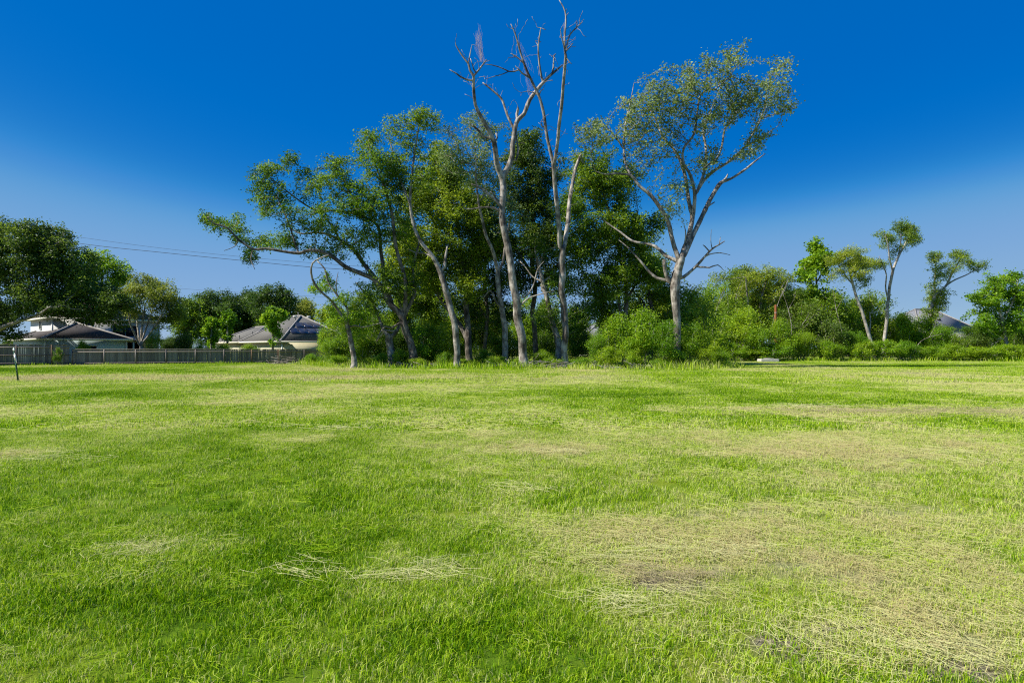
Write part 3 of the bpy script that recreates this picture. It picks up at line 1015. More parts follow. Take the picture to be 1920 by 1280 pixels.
tree("live_tree", "large grey tree with a wide airy crown, standing rightmost in the grove", "tree", 46.0, [
    [(1270, 695, 14), (1270, 650, 13.5), (1270, 606, 13.5), (1267, 566, 15), (1266, 529, 18), (1270, 507, 16), (1278, 484, 14)],
    [(1275, 490, 9), (1266, 462, 8.5), (1260, 441, 8), (1252, 414, 8), (1239, 391, 7.5), (1220, 366, 7), (1200, 350, 6), (1184, 330, 5), (1156, 326, 4), (1136, 327, 3), (1116, 321, 1.5)],
    [(1186, 333, 4.5), (1175, 313, 4.5), (1170, 279, 4), (1172, 240, 3.4), (1181, 195, 2.6), (1189, 156, 1.4)],
    [(1170, 282, 3.5), (1160, 265, 3), (1144, 246, 2.5), (1127, 229, 1.5)],
    [(1278, 484, 11), (1282, 467, 10), (1292, 444, 10), (1298, 407, 9), (1293, 383, 8), (1285, 335, 7), (1274, 299, 6), (1260, 276, 5), (1243, 257, 4.5), (1229, 223, 3.6), (1214, 200, 2)],
    [(1298, 410, 8), (1304, 364, 7), (1296, 330, 6), (1282, 307, 5), (1282, 279, 4.6), (1302, 251, 4.4), (1307, 217, 4), (1314, 178, 3.5), (1330, 168, 3), (1341, 167, 2.6), (1364, 147, 2), (1380, 127, 1.2)],
    [(1304, 368, 6), (1318, 330, 6), (1323, 307, 5.5), (1324, 279, 5), (1319, 245, 4), (1330, 215, 3), (1340, 190, 2)],
    [(1322, 312, 4.5), (1344, 299, 4.4), (1352, 280, 4), (1355, 262, 3.8), (1358, 243, 3.4), (1372, 226, 3), (1386, 203, 2)],
    [(1306, 362, 6), (1318, 340, 6), (1341, 318, 5.6), (1369, 302, 5), (1397, 276, 4.5), (1412, 250, 4), (1423, 229, 3.6), (1434, 200, 3), (1438, 167, 2)],
    [(1397, 277, 3.5), (1425, 260, 3), (1440, 250, 2.2), (1454, 240, 1.2)],
    [(1430, 222, 2.6), (1446, 216, 2.2), (1462, 212, 2), (1480, 204, 1.5), (1494, 203, 1)],
    [(1279, 484, 10), (1292, 460, 9.5), (1306, 428, 9), (1322, 393, 8.5), (1338, 364, 8), (1352, 344, 7.5), (1369, 335, 5), (1397, 318, 4.5), (1414, 304, 3.5), (1435, 288, 1.5)],
    [(1353, 344, 5), (1362, 334, 4), (1365, 327, 2.5)], [(1322, 392, 4), (1332, 384, 3), (1340, 379, 2)],
    [(1274, 492, 9), (1262, 486, 8), (1250, 481, 7), (1229, 462, 6), (1208, 456, 5), (1186, 452, 4.5), (1162, 434, 3.6), (1141, 420, 2.6), (1120, 405, 1.4)],
    [(1262, 534, 9), (1250, 526, 7), (1234, 522, 6), (1218, 510, 5), (1202, 491, 4), (1178, 465, 2.5), (1160, 450, 1.4)],
    [(1273, 525, 8), (1290, 513, 6), (1306, 499, 5), (1319, 484, 4.5), (1335, 467, 3.6), (1348, 459, 2.6), (1359, 452, 1.6)],
    [(1306, 501, 4), (1320, 501, 3.2), (1330, 502, 2.8), (1346, 497, 2), (1357, 507, 1)],
    [(1319, 484, 2.6), (1330, 477, 2.2), (1350, 474, 1.8), (1369, 478, .9)],
    [(1330, 470, 2.4), (1322, 462, 2), (1318, 459, 1.2)], [(1348, 459, 2), (1350, 450, 1.4), (1351, 444, .8)],
    [(1335, 466, 1.8), (1333, 450, 1.2), (1334, 430, .7)],
    [(1253, 528, 8), (1248, 507, 7), (1246, 486, 6)],
    [(1282, 466, 3), (1286, 440, 2.4), (1284, 425, 1.4)]],
    [(1180, 205, 22, 30, .8), (1150, 240, 45, 25, .9), (1110, 250, 38, 25, .9), (1235, 180, 45, 30), (1295, 165, 40, 32, 1.1), (1345, 112, 34, 24, .7), (1385, 103, 28, 22, .7), (1360, 150, 35, 25, .7),
     (1466, 128, 24, 36, .7), (1455, 180, 35, 30, .7), (1405, 180, 45, 35, 1.0), (1300, 220, 55, 35), (1240, 230, 45, 40, .8), (1360, 205, 50, 30, .8), (1425, 258, 22, 22, .8), (1405, 285, 25, 15, .6),
     (1230, 290, 40, 30, .5), (1300, 290, 35, 35, .4), (1270, 345, 25, 25, .5), (1200, 290, 25, 30, .5), (1255, 390, 25, 22, .8), (1345, 290, 30, 20, .4), (1320, 310, 20, 25, .4), (1480, 200, 15, 10, .6),
     (1190, 240, 30, 30, .8), (1280, 130, 30, 10, .3)],
    'pale', 'bark_grey', seed=31, dens=1.8, n_each=4, sigma=.26, size=.165, step=.4, kill=.42)

tree("live_tree", "broad spreading tree whose long limbs reach out leftmost over the houses", "tree", 47.5, [
    [(777, 688, 16), (773, 665, 15), (769, 643, 14), (762, 620, 14), (757, 600, 13), (747, 584, 12), (729, 565, 11), (719, 542, 10)],
    [(719, 543, 9.5), (700, 523, 9), (672, 511, 8.5), (649, 500, 8), (618, 479, 7), (583, 470, 6), (560, 475, 5.5), (532, 472, 5), (500, 466, 4.5), (475, 467, 4), (447, 449, 3.4), (425, 427, 3), (402, 420, 2.4), (387, 407, 1.2)],
    [(719, 543, 8.5), (698, 514, 8), (677, 488, 7.5), (661, 467, 7), (649, 457, 6), (619, 441, 5), (594, 436, 4), (563, 438, 3), (540, 425, 2)],
    [(735, 572, 8), (722, 530, 7.5), (715, 480, 7), (709, 427, 6), (678, 405, 5.5), (642, 396, 5), (605, 396, 4), (582, 404, 3)],
    [(640, 455, 4), (620, 420, 4), (600, 400, 3.5), (575, 385, 3.2), (554, 371, 2.8), (532, 354, 2.4), (510, 335, 1.6), (490, 325, 1)],
    [(560, 475, 3.5), (548, 440, 3), (536, 405, 2.6), (520, 370, 2)],
    [(755, 596, 9), (760, 560, 8), (755, 510, 7), (742, 460, 6.5), (735, 400, 5.5), (720, 350, 4.5), (700, 300, 3.2), (690, 265, 2)],
    [(756, 598, 8), (771, 570, 7), (778, 545, 6), (775, 500, 5), (785, 460, 4)],
    [(678, 405, 3.6), (660, 370, 3.2), (645, 340, 2.6), (630, 315, 1.6)],
    [(661, 458, 2.6), (689, 444, 2.4), (702, 433, 2), (715, 421, 1.2)],
    [(475, 467, 2.4), (470, 485, 1.6), (478, 505, 1)], [(447, 449, 2), (440, 462, 1.4), (420, 470, .9)],
    [(762, 614, 9), (750, 606, 5), (735, 615, 4), (722, 612, 3.2), (712, 625, 2), (705, 640, 1.2)]],
    [(392, 412, 12, 16, .9), (412, 424, 18, 14, .8), (448, 428, 18, 26, .8), (488, 345, 20, 32, .9), (512, 325, 26, 22), (548, 300, 22, 16, .8), (520, 365, 35, 25, .8), (495, 385, 18, 30), (500, 450, 34, 16, 1.1),
     (555, 455, 42, 14, 1.1), (545, 405, 40, 28, .6), (600, 420, 42, 25, .9), (630, 310, 30, 20, .8), (600, 350, 35, 25, .6), (645, 350, 40, 28, .9), (655, 395, 50, 25, 1.1), (690, 440, 45, 28, 1.0), (700, 380, 45, 35, 1.2),
     (690, 262, 28, 20, 1.1), (672, 285, 22, 18, .9), (715, 310, 42, 32, 1.1), (640, 460, 40, 18, .9), (745, 430, 45, 40, 1.1), (610, 480, 40, 10, .6), (690, 500, 40, 18, .6), (470, 485, 10, 12, .8), (745, 350, 35, 35, 1.1),
     (575, 330, 20, 15, .5)],
    'mid', 'bark_dark', seed=41, dens=2.2, n_each=7, sigma=.26, size=.15, step=.42, kill=.44)

tree("live_tree", "slender pale grey trunk leaning left with a broken stub beside its fork", "tree", 46.2, [
    [(858, 690, 11.5), (857, 650, 12), (853, 607, 12), (845, 579, 11.5), (836, 542, 11), (825, 507, 10), (813, 483, 8), (794, 460, 7), (782, 440, 6.5), (775, 420, 6), (769, 380, 5), (773, 329, 4), (778, 284, 3.4), (785, 240, 2.4), (790, 212, 1.4)],
    [(826, 510, 6), (833, 500, 5.5), (834, 486, 5), (839, 460, 3.5)],
    [(770, 385, 4), (752, 340, 3), (740, 300, 2.6), (730, 260, 2)],
    [(813, 483, 5), (795, 475, 3), (780, 474, 2), (765, 466, 1.2)]],
    [(790, 212, 22, 14, 1), (772, 225, 28, 14), (812, 232, 18, 22, .8), (735, 235, 20, 16), (760, 268, 30, 22, .8), (795, 275, 22, 20, .8), (750, 310, 30, 20, .8), (790, 330, 30, 25, .7)],
    'mid', 'bark_grey', seed=51, dens=2.2, n_each=8, sigma=.24, size=.14, step=.4, kill=.42)

tree("live_tree", "small tree with a short grey trunk and hooked limbs at the grove's left edge", "tree", 46.0, [
    [(663, 690, 10), (662, 665, 9), (661, 650, 8.5), (656, 626, 9), (651, 612, 9)],
    [(651, 612, 6), (644, 598, 5), (637, 586, 4.8), (623, 565, 4.6), (604, 549, 4.2), (590, 532, 4), (583, 511, 3.6), (586, 493, 3), (600, 484, 2.6), (616, 477, 2)],
    [(651, 610, 6), (652, 590, 4.5), (651, 579, 4.4), (632, 553, 4), (616, 530, 3.6), (609, 504, 3), (595, 490, 2)],
    [(653, 614, 4.5), (666, 610, 3), (680, 613, 2.4), (700, 609, 1.8), (718, 604, 1)],
    [(632, 553, 2.2), (630, 530, 1.8), (634, 510, 1)]],
    [(650, 590, 35, 16, 1), (680, 600, 35, 14, 1), (625, 605, 22, 12, .8), (700, 585, 25, 15, .8), (610, 535, 22, 22, .4), (640, 560, 25, 18, .6), (590, 540, 14, 10, .3), (660, 625, 30, 10, .8)],
    'bright', 'bark_grey', seed=61, dens=1.9, n_each=8, sigma=.22, size=.13, step=.35, kill=.38)

tree("live_tree", "stout cracked stump-like trunk forking low at the grove's left side", "tree", 48.5, [
    [(734, 690, 14), (733, 665, 14), (730, 640, 14), (729, 630, 13)],
    [(730, 634, 8), (741, 625, 7), (748, 612, 6), (752, 585, 5), (742, 550, 4.5), (720, 560, 3)],
    [(729, 634, 7), (720, 620, 6), (712, 600, 5), (700, 570, 4.5), (690, 555, 4), (676, 540, 3), (668, 530, 1.8)],
    [(746, 622, 4), (722, 620, 3.6), (716, 628, 3), (707, 640, 1.6)]],
    [(700, 545, 40, 25, .9), (740, 530, 40, 35, 1), (680, 565, 30, 18, .8), (770, 520, 30, 35, 1)],
    'mid', 'bark_grey', seed=62, dens=1.9, n_each=8, sigma=.24, size=.14)

tree("live_tree", "grey forked trunk standing just left of the big dead tree", "tree", 49.5, [
    [(947, 685, 12), (947, 660, 11.5), (946, 619, 11), (941, 571, 10), (935, 534, 9.5), (933, 507, 9)],
    [(933, 508, 7), (925, 473, 6.5), (911, 441, 6), (904, 412, 5), (897, 380, 4), (893, 340, 3), (892, 300, 2)],
    [(934, 508, 6), (943, 491, 5), (948, 460, 4.5), (955, 420, 4), (960, 380, 3)],
    [(942, 580, 5), (930, 565, 4), (920, 545, 3), (905, 560, 1.8)]],
    [(880, 225, 28, 20, .9), (855, 245, 28, 22, .9), (905, 255, 35, 28, .9), (870, 290, 45, 32, 1), (930, 235, 22, 20, .7), (910, 330, 45, 35, 1), (950, 400, 35, 35, 1), (840, 300, 25, 25, .8)],
    'pale', 'bark_grey', seed=71, dens=1.8, n_each=6, sigma=.27, size=.14, step=.42, kill=.45)

tree("live_tree", "dark trunk with a low limb swung left, behind the slender pale trunk", "tree", 54.0, [
    [(880, 684, 13), (879, 650, 13), (877, 606, 11), (874, 553, 10), (868, 510, 9), (862, 460, 7), (856, 400, 5), (850, 350, 3)],
    [(877, 640, 10), (866, 614, 9), (845, 585, 8.5), (826, 558, 8), (808, 531, 7), (790, 500, 6), (775, 460, 5), (770, 420, 3.5), (790, 380, 2)],
    [(868, 510, 6), (890, 470, 5), (905, 430, 4), (915, 390, 2.5)],
    [(826, 558, 5), (815, 510, 4.5), (818, 460, 4), (815, 410, 3)]],
    [(830, 330, 45, 40, 1.1), (795, 375, 50, 40, 1.2), (860, 395, 55, 45, 1.2), (780, 450, 48, 42, 1.2), (840, 470, 55, 45, 1.2), (900, 460, 45, 40, 1.1), (800, 520, 45, 30, 1), (870, 530, 45, 35, .9), (820, 290, 25, 22, 1), (750, 490, 35, 35, 1)],
    'mid', 'bark_dark', seed=81, dens=2.02, n_each=10, sigma=.32, size=.17, step=.48, kill=.5)

tree("live_tree", "dense dark green tree rising between the two dead trunks", "tree", 55.0, [
    [(1006, 683, 11), (1004, 640, 10), (1000, 590, 9), (1003, 540, 8.5), (998, 480, 8), (1000, 420, 6), (996, 360, 4), (992, 310, 2.5)],
    [(1001, 520, 6), (975, 480, 5), (955, 450, 4), (945, 430, 2.5)],
    [(1000, 470, 6), (1025, 430, 5), (1035, 400, 3.5)],
    [(1003, 540, 6), (1030, 510, 5), (1055, 490, 4)]],
    [(992, 268, 30, 20, 1.2), (985, 295, 42, 28, 1.2), (1010, 330, 45, 35, 1.2), (1000, 390, 50, 40, 1.2), (955, 450, 45, 40, 1.1), (1020, 460, 50, 42, 1.1), (975, 520, 40, 30, .9), (1040, 520, 35, 30, .9), (960, 340, 28, 28, 1)],
    'oak', 'bark_dark', seed=82, dens=2.02, n_each=11, sigma=.32, size=.17, step=.48, kill=.5)

tree("live_tree", "dark full-crowned tree with thin forked stems, right of the dead trunks", "tree", 53.0, [
    [(1172, 684, 9), (1171, 640, 8.5), (1172, 606, 8), (1174, 560, 7.5), (1173, 529, 7), (1165, 490, 6), (1155, 440, 5), (1140, 390, 4), (1125, 340, 2.5)],
    [(1172, 610, 5), (1163, 580, 5), (1160, 550, 4.5), (1152, 525, 4), (1130, 525, 3.5), (1110, 535, 2)],
    [(1174, 560, 5), (1190, 535, 4.5), (1200, 500, 4), (1210, 460, 3)],
    [(1165, 490, 4.5), (1185, 440, 4), (1195, 400, 2.5)],
    [(1160, 460, 4), (1120, 430, 3.4), (1095, 410, 2)]],
    [(1110, 330, 40, 35, 1.1), (1145, 360, 45, 40, 1.2), (1090, 390, 40, 40, 1.1), (1150, 430, 55, 42, 1.2), (1100, 470, 42, 42, 1.1), (1195, 450, 40, 40, 1.1), (1175, 510, 50, 35, 1.0), (1120, 530, 45, 35, .9), (1215, 510, 35, 35, .9), (1130, 290, 30, 25, .9),
     (1090, 300, 22, 25, .8), (1180, 330, 25, 25, .8), (1230, 420, 22, 25, .7)],
    'mid', 'bark_dark', seed=83, dens=2.08, n_each=10, sigma=.32, size=.17, step=.48, kill=.5)

tree("live_tree", "pale crooked trunk leaning left behind the tallest dead tree", "tree", 51.5, [
    [(1048, 684, 12), (1047, 650, 13), (1042, 625, 12), (1034, 600, 10), (1026, 560, 9), (1018, 529, 8), (1010, 500, 6), (1004, 470, 4)],
    [(1026, 560, 5), (1015, 535, 4), (1030, 520, 3), (1045, 515, 2)],
    [(1018, 529, 5), (1000, 520, 3), (985, 500, 2.4), (975, 490, 1.4)],
    [(1010, 500, 4), (1025, 470, 3), (1040, 465, 2)]],
    [(1070, 400, 34, 36, 1), (1060, 470, 34, 34, 1), (1060, 540, 36, 34, .9), (1090, 590, 32, 30, .9), (1000, 460, 32, 26, .9), (1020, 590, 30, 26, .8)],
    'mid', 'bark_dead', seed=84, dens=1.6, n_each=8, sigma=.28, size=.15)

tree("live_tree", "thin shaded tree filling the grove between grey trunk and leaning trunk", "tree", 58.0, [
    [(912, 681, 8), (910, 640, 7.5), (914, 590, 7), (908, 540, 6), (910, 480, 4.5), (905, 430, 3)],
    [(913, 600, 5), (895, 570, 4), (885, 545, 2.5)], [(910, 560, 5), (928, 530, 4), (940, 505, 2.5)]],
    [(880, 560, 35, 30, .8), (930, 540, 35, 35, .8), (900, 500, 42, 35, 1), (925, 450, 42, 42, 1), (880, 600, 30, 20, .6), (905, 400, 40, 35, 1), (950, 590, 32, 26, .8), (860, 350, 35, 30, .9)],
    'oak', 'bark_dark', seed=85, dens=1.69, n_each=10, sigma=.36, size=.18, step=.5, kill=.55)

tree("live_tree", "leafy shaded tree behind the stout cracked trunk, seen through the limbs", "tree", 60.0, [
    [(800, 681, 9), (798, 640, 8), (803, 590, 7), (795, 540, 6), (790, 500, 4)],
    [(800, 600, 5), (780, 570, 4), (765, 545, 2.5)], [(798, 560, 5), (820, 530, 4), (835, 505, 2.5)]],
    [(790, 570, 40, 28, .8), (760, 555, 35, 30, .8), (825, 545, 35, 35, .8), (790, 510, 45, 35, 1), (730, 520, 30, 30, .7), (815, 600, 25, 20, .6)],
    'mid', 'bark_dark', seed=86, dens=1.56, n_each=10, sigma=.36, size=.18, step=.5, kill=.55)

tree("live_tree", "shaded tree behind the rightmost grove tree, its crown low and dark", "tree", 58.0, [
    [(1222, 681, 9), (1220, 640, 8), (1224, 590, 7), (1216, 540, 6), (1220, 500, 4)],
    [(1222, 590, 5), (1200, 560, 4), (1185, 545, 2.5)], [(1218, 560, 5), (1240, 530, 4), (1252, 505, 2.5)]],
    [(1215, 560, 45, 32, .9), (1180, 580, 35, 30, .8), (1240, 540, 30, 35, .8), (1210, 500, 40, 30, .9), (1130, 570, 40, 34, 1), (1290, 560, 30, 28, .9), (1160, 620, 40, 22, 1), (1240, 600, 34, 24, 1)],
    'mid', 'bark_dark', seed=87, dens=1.56, n_each=10, sigma=.36, size=.18, step=.5, kill=.55)


# ------------------------------------------------------------------ shrubs: a few grown kinds, copied
def grow_bush(seed, h, w, leaf, n_each=7, size=.12, sigma=.2, nst=7, wild=0.0):
    """stems and foliage meshes of one bush about h tall and w wide, base at the origin"""
    r = np.random.default_rng(seed)
    pos, par, n0 = [], [], 0
    for i in range(nst):
        a = r.random() * 6.283
        b = np.array([math.cos(a), math.sin(a), 0]) * w * .12 * r.random()
        d = np.array([math.cos(a) * .35, math.sin(a) * .35, 1.0])
        prev = -1
        for k in range(4):
            pos.append(b + d * k * h * .07 + r.normal(0, .03, 3) + [0, 0, -.05 if k == 0 else 0])
            par.append(prev)
            prev = len(pos) - 1
    n0 = len(pos)
    lob = []
    for i in range(9):
        a = r.random() * 6.283
        q = r.random() ** .6
        zz = h * (.22 + .62 * r.random())
        lob.append((math.cos(a) * w * .34 * q, math.sin(a) * w * .34 * q, zz, w * r.uniform(.12, .24), h * r.uniform(.1, .2)))
    lob.append((r.normal(0, .1 * w), r.normal(0, .1 * w), h * .86, w * .16, h * .14))
    A = []
    for (x, y, z, rx, rz) in lob:
        n = int(110 * (rx * rx * rz) ** .6) + 34
        q = r.normal(0, 1, (n, 3))
        q /= np.linalg.norm(q, axis=1)[:, None]
        q *= (r.random(n) ** .4)[:, None] * (1 + r.normal(0, .16 + wild, n))[:, None]
        A.append(np.array([x, y, z]) + q * [rx, rx, rz])
    lowr = r.normal(0, 1, (30, 3)) * [w * .2, w * .2, h * .1] + [0, 0, h * .12]
    A.append(lowr)
    for i in range(12):
        a, q = r.random() * 6.283, r.random() ** .5 * w * .42
        z1, z0_ = h * r.uniform(.7, 1.08), h * r.uniform(.2, .5)
        t = np.linspace(0, 1, 16)[:, None]
        d0 = np.array([math.cos(a) * q * .6, math.sin(a) * q * .6, z0_])
        d1 = np.array([math.cos(a) * q * 1.15, math.sin(a) * q * 1.15, z1 * (1 - .25 * (q / (w * .42)) ** 2)])
        A.append(d0 + (d1 - d0) * t + r.normal(0, .08, (16, 3)))
    A = np.vstack(A)
    A = clump(A, .3 * w ** .5, .72, r)
    A = A[A[:, 2] > .1]
    P, PR = colonise(np.array(pos), np.array(par), A, .22, .24, r, up=.15)
    n = len(P)
    R = np.zeros(n); acc = np.zeros(n); kids = np.zeros(n, int); main = np.full(n, -1); best = np.zeros(n)
    for i in range(n - 1, -1, -1):
        R[i] = .008 if kids[i] == 0 else min(acc[i] ** (1 / 2.4), .05)
        p = PR[i]
        if p >= 0:
            acc[p] += R[i] ** 2.4
            kids[p] += 1
            if R[i] > best[p]:
                best[p] = R[i]; main[p] = i
    T = tube(P, PR, R, np.where(PR >= 0)[0], 4, main)
    sm = mesh_np("bush_stems", T[0], T[1], M['twig'], None, True)
    C = np.vstack([P[n0:][R[n0:] < .022], A])
    big = (vnoise(C[:, 0] + seed * 3, C[:, 2] + C[:, 1], .8) - .5) * .55
    lm = leaves_mesh("bush_foliage", C, int(n_each * 1.35), sigma, size, M[leaf], seed + 9, .1, big + r.normal(0, .1, len(C)))
    return sm, lm, h, w


KIND = {
    'b1': grow_bush(201, 3.6, 3.4, 'bright', 8), 'b2': grow_bush(202, 3.6, 3.0, 'bright', 8, wild=.15), 'b3': grow_bush(203, 2.0, 2.6, 'bright', 8, .1, .16),
    'm1': grow_bush(204, 3.6, 3.4, 'mid', 8), 'm2': grow_bush(205, 4.2, 3.2, 'mid', 8, wild=.12), 'o1': grow_bush(206, 3.6, 3.4, 'olive', 7, wild=.12),
    'w1': grow_bush(207, 1.1, 2.4, 'bright', 8, .09, .12, 9, .2), 'd1': grow_bush(208, 3.0, 3.0, 'oak', 9), 'c1': grow_bush(209, 4.6, 1.7, 'bright', 9, wild=.08),
    'b4': grow_bush(210, 4.4, 3.2, 'bright', 8, .13, wild=.2), 'm3': grow_bush(211, 3.0, 4.4, 'mid', 8),
    't1': grow_bush(212, 8.0, 4.6, 'mid', 10, .17, .26, 6, .15), 't2': grow_bush(213, 8.0, 4.4, 'bright', 9, .17, .26, 6, .2), 't3': grow_bush(214, 7.0, 4.6, 'willow', 9, .17, .26, 6, .2),
}
_br = np.random.default_rng(77)


def bush(kind, px, top, D, label, group, wpx=None, name="bush", cat="bush"):
    sm, lm, h, w = KIND[kind]
    H = CAMH - (top - HOR) * D / F
    root = empty(name, ground(px, D), _br.random() * 6.283)
    sz = H / h
    sx = (wpx * D / F) / w if wpx else sz
    root.scale = (sx, sx, sz)
    tag(root, label, cat, group)
    obj("stems", sm, root)["kind"] = "stuff"
    obj("foliage", lm, root)["kind"] = "stuff"
    return root


G1 = "undergrowth bushes in the grove"
G2 = "bushes of the hedge bank on the right"
for a in (
    ('b1', 1120, 628, 47.0, "bright green bush right of the tallest dead trunk's foot"),
    ('b2', 1165, 592, 46.5, "tall feathery bright green bush left of the rightmost grove trunk"),
    ('b2', 1207, 580, 45.5, "biggest rounded bright bush in front of the grove's right end"),
    ('b4', 1243, 600, 44.6, "bright bush covering the left side of the rightmost grove trunk's foot"),
    ('b4', 1292, 604, 46.5, "mid green bush right of the rightmost grove trunk"),
    ('b2', 1322, 622, 46.0, "green bush second from the right end of the grove"),
    ('b3', 1348, 652, 45.5, "low green bush at the very right end of the grove"),
    ('b3', 1140, 650, 45.6, "low bright bush at the grass edge right of the dead trunks"),
    ('b3', 1190, 652, 44.8, "low bush at the grass edge below the biggest rounded bush"),
    ('m1', 1300, 560, 55.0, "tall green bush peeking up behind the rightmost grove trunk"),
    ('b3', 1020, 655, 48.5, "low bright bush between the two dead trunks"),
    ('w1', 1035, 668, 46.6, "weedy clump between the dead trunks' feet"),
    ('b3', 905, 655, 50.0, "low bright bush right of the slender leaning trunk"),
    ('w1', 925, 668, 47.5, "weedy bright clump left of the big dead trunk's foot"),
    ('w1', 885, 674, 46.6, "small weedy clump just right of the slender leaning trunk's foot"),
    ('m1', 815, 605, 50.0, "leafy green bush just left of the slender leaning trunk"),
    ('b1', 795, 612, 49.0, "bright leafy bush between the broad tree and the slender leaning trunk"),
    ('b3', 835, 660, 47.5, "low green bush at the left foot of the slender leaning trunk"),
    ('b3', 752, 655, 47.8, "low bush between the cracked trunk and the broad tree's trunk"),
    ('m1', 702, 590, 52.0, "dark leafy bush left of the stout cracked trunk"),
    ('b1', 680, 622, 50.5, "bright bush right of the small hooked tree's trunk"),
    ('b3', 715, 662, 47.2, "low green weeds at the cracked trunk's left foot"),
    ('m1', 640, 600, 56.0, "leafy bush behind the small hooked tree"),
    ('b1', 625, 632, 55.0, "bright bush spilling over the fence's right end"),
    ('c1', 607, 613, 58.0, "narrow bright yellow-green sapling at the fence's right end"),
    ('w1', 590, 664, 57.0, "weed patch along the foot of the fence's right end"),
    ('w1', 635, 666, 52.5, "weed patch left of the small hooked tree's trunk"),
    ('w1', 690, 670, 49.0, "weed patch right of the small hooked tree's trunk"),
    ('w1', 785, 672, 46.8, "weed clump right of the broad tree's trunk"),
    ('m2', 860, 610, 60.0, "shaded bush deep in the grove behind the leaning trunk"),
    ('m3', 960, 615, 60.0, "shaded bush deep in the grove behind the big dead trunk"),
    ('m2', 1085, 605, 58.0, "shaded bush deep in the grove right of the dead trunks"),
    ('m3', 1020, 620, 62.0, "shaded bush deep in the grove between the dead trunks"),
    ('d1', 745, 610, 60.0, "dark bush deep in the grove behind the stout cracked trunk"),
    ('w1', 975, 672, 47.2, "weedy clump against the big dead trunk's foot"),
    ('w1', 1085, 670, 46.4, "weedy clump at the right foot of the tallest dead tree"),
    ('b3', 1270, 655, 44.4, "low leafy bush hiding the rightmost grove trunk's foot"),
    ('w1', 1235, 672, 43.8, "low weedy fringe in front of the grove's right bushes"),
    ('w1', 1305, 672, 44.4, "low weedy fringe right of the rightmost grove trunk"),
):
    bush(*a, G1)
for a in (
    ('b1', 1330, 590, 70, "bright bush of the bank directly right of the grove"),
    ('m1', 1362, 560, 76, "tall mid green bush standing right behind the grove's end"),
    ('b4', 1395, 575, 72, "loose bright bush left of the white concrete slab"),
    ('b1', 1425, 615, 70, "low rounded bright bush behind the concrete slab"),
    ('b2', 1468, 600, 70, "bright bush in front of the red-brown pole's right side"),
    ('o1', 1500, 570, 75, "olive green bush left below the leafy poplar sapling"),
    ('m1', 1535, 545, 77, "dark leafy bush below the poplar sapling's crown"),
    ('b1', 1505, 622, 70, "low bright bush below the olive green bush"),
    ('o1', 1560, 600, 72, "olive bush left of the leaning willow trunk"),
    ('b4', 1575, 555, 78, "tall loose bush behind the leaning willow trunk"),
    ('b1', 1600, 620, 71, "bright bush at the left foot of the leaning willow trunk"),
    ('m2', 1640, 548, 79, "tall bushy green mass between the two willow trunks"),
    ('b2', 1690, 590, 77, "feathery bush right of the tall willow trunk"),
    ('b3', 1660, 640, 71, "low bush at the tall willow trunk's foot"),
    ('b3', 1700, 645, 71, "low bright bush under the white porch rail"),
    ('b4', 1735, 595, 76, "bright feathery bush left in front of the right house roof"),
    ('b1', 1765, 612, 74, "rounded bright bush in front of the right house's eave"),
    ('m3', 1800, 628, 73, "wide low bush in front of the right house wall"),
    ('d1', 1830, 622, 74, "dark bush left of the white-trunked tree"),
    ('b3', 1740, 648, 70.5, "low bright bush at the field edge below the feathery bush"),
    ('b3', 1785, 646, 70.5, "low bright bush at the field edge below the right roof"),
    ('b3', 1835, 645, 70.5, "low bright bush at the field edge left of the white-trunked tree"),
    ('b3', 1880, 644, 70.5, "low bright bush at the white-trunked tree's foot"),
    ('b3', 1925, 642, 70.5, "low bright bush at the right picture edge"),
    ('m1', 1905, 615, 76, "mid green bush behind the white-trunked tree's right side"),
    ('b3', 1550, 645, 70, "low bush at the field edge left of the leaning willow"),
    ('b3', 1455, 645, 69.5, "low bush at the field edge right of the concrete slab"),
    ('b3', 1375, 645, 69, "low bush at the field edge left of the concrete slab"),
    ('m3', 1960, 600, 78, "wide green bush cut by the right picture edge"),
    ('b3', 1410, 650, 70.5, "low leafy clump directly behind the concrete slab"),
    ('b3', 1620, 648, 70, "low leafy clump between the two willow trunks' feet"),
):
    bush(a[0], a[1], a[2] + (_br.uniform(-10, 6) if a[0] == 'b3' else 0), a[3], a[4], G2, wpx=_br.uniform(52, 80) if a[0] == 'b3' else None)

# ------------------------------------------------------------------ trees of the right bank
for a in (
    ('t1', 1305, 548, 80, "tall thicket bush rising just right of the rightmost grove trunk", 70),
    ('t2', 1345, 528, 82, "tall bright thicket bush right of the grove's dead side branch", 66),
    ('t1', 1382, 505, 84, "tallest thicket bush left of the round yellow-green tree", 62),
    ('t3', 1418, 540, 79, "yellow-green thicket bush under the round yellow-green tree", 64),
    ('t2', 1452, 522, 83, "bright thicket bush behind the red-brown pole", 60),
    ('t3', 1490, 545, 80, "yellow-green thicket bush right of the red-brown pole", 60),
    ('t1', 1520, 548, 83, "dark thicket bush under the poplar sapling", 62),
    ('t2', 1558, 552, 81, "bright thicket bush between poplar sapling and leaning willow", 62),
    ('t1', 1600, 560, 84, "dark thicket bush behind the leaning willow's bend", 60),
    ('t2', 1640, 556, 82, "bright thicket bush between the leaning and the tall willow", 56),
    ('t1', 1688, 588, 83, "dark thicket bush just right of the tall willow trunk", 54),
    ('t2', 1722, 604, 82, "bright thicket bush before the left end of the right roof", 52),
    ('t3', 1765, 612, 81, "yellow-green thicket bush before the middle of the right roof", 56),
    ('t1', 1835, 604, 82, "dark thicket bush left behind the white-trunked tree", 60),
    ('t2', 1885, 600, 82, "bright thicket bush behind the white-trunked tree", 60),
    ('t1', 1930, 590, 82, "dark thicket bush cut by the right picture edge", 60),
):
    bush(a[0], a[1], a[2], a[3], a[4], G2, wpx=a[5])
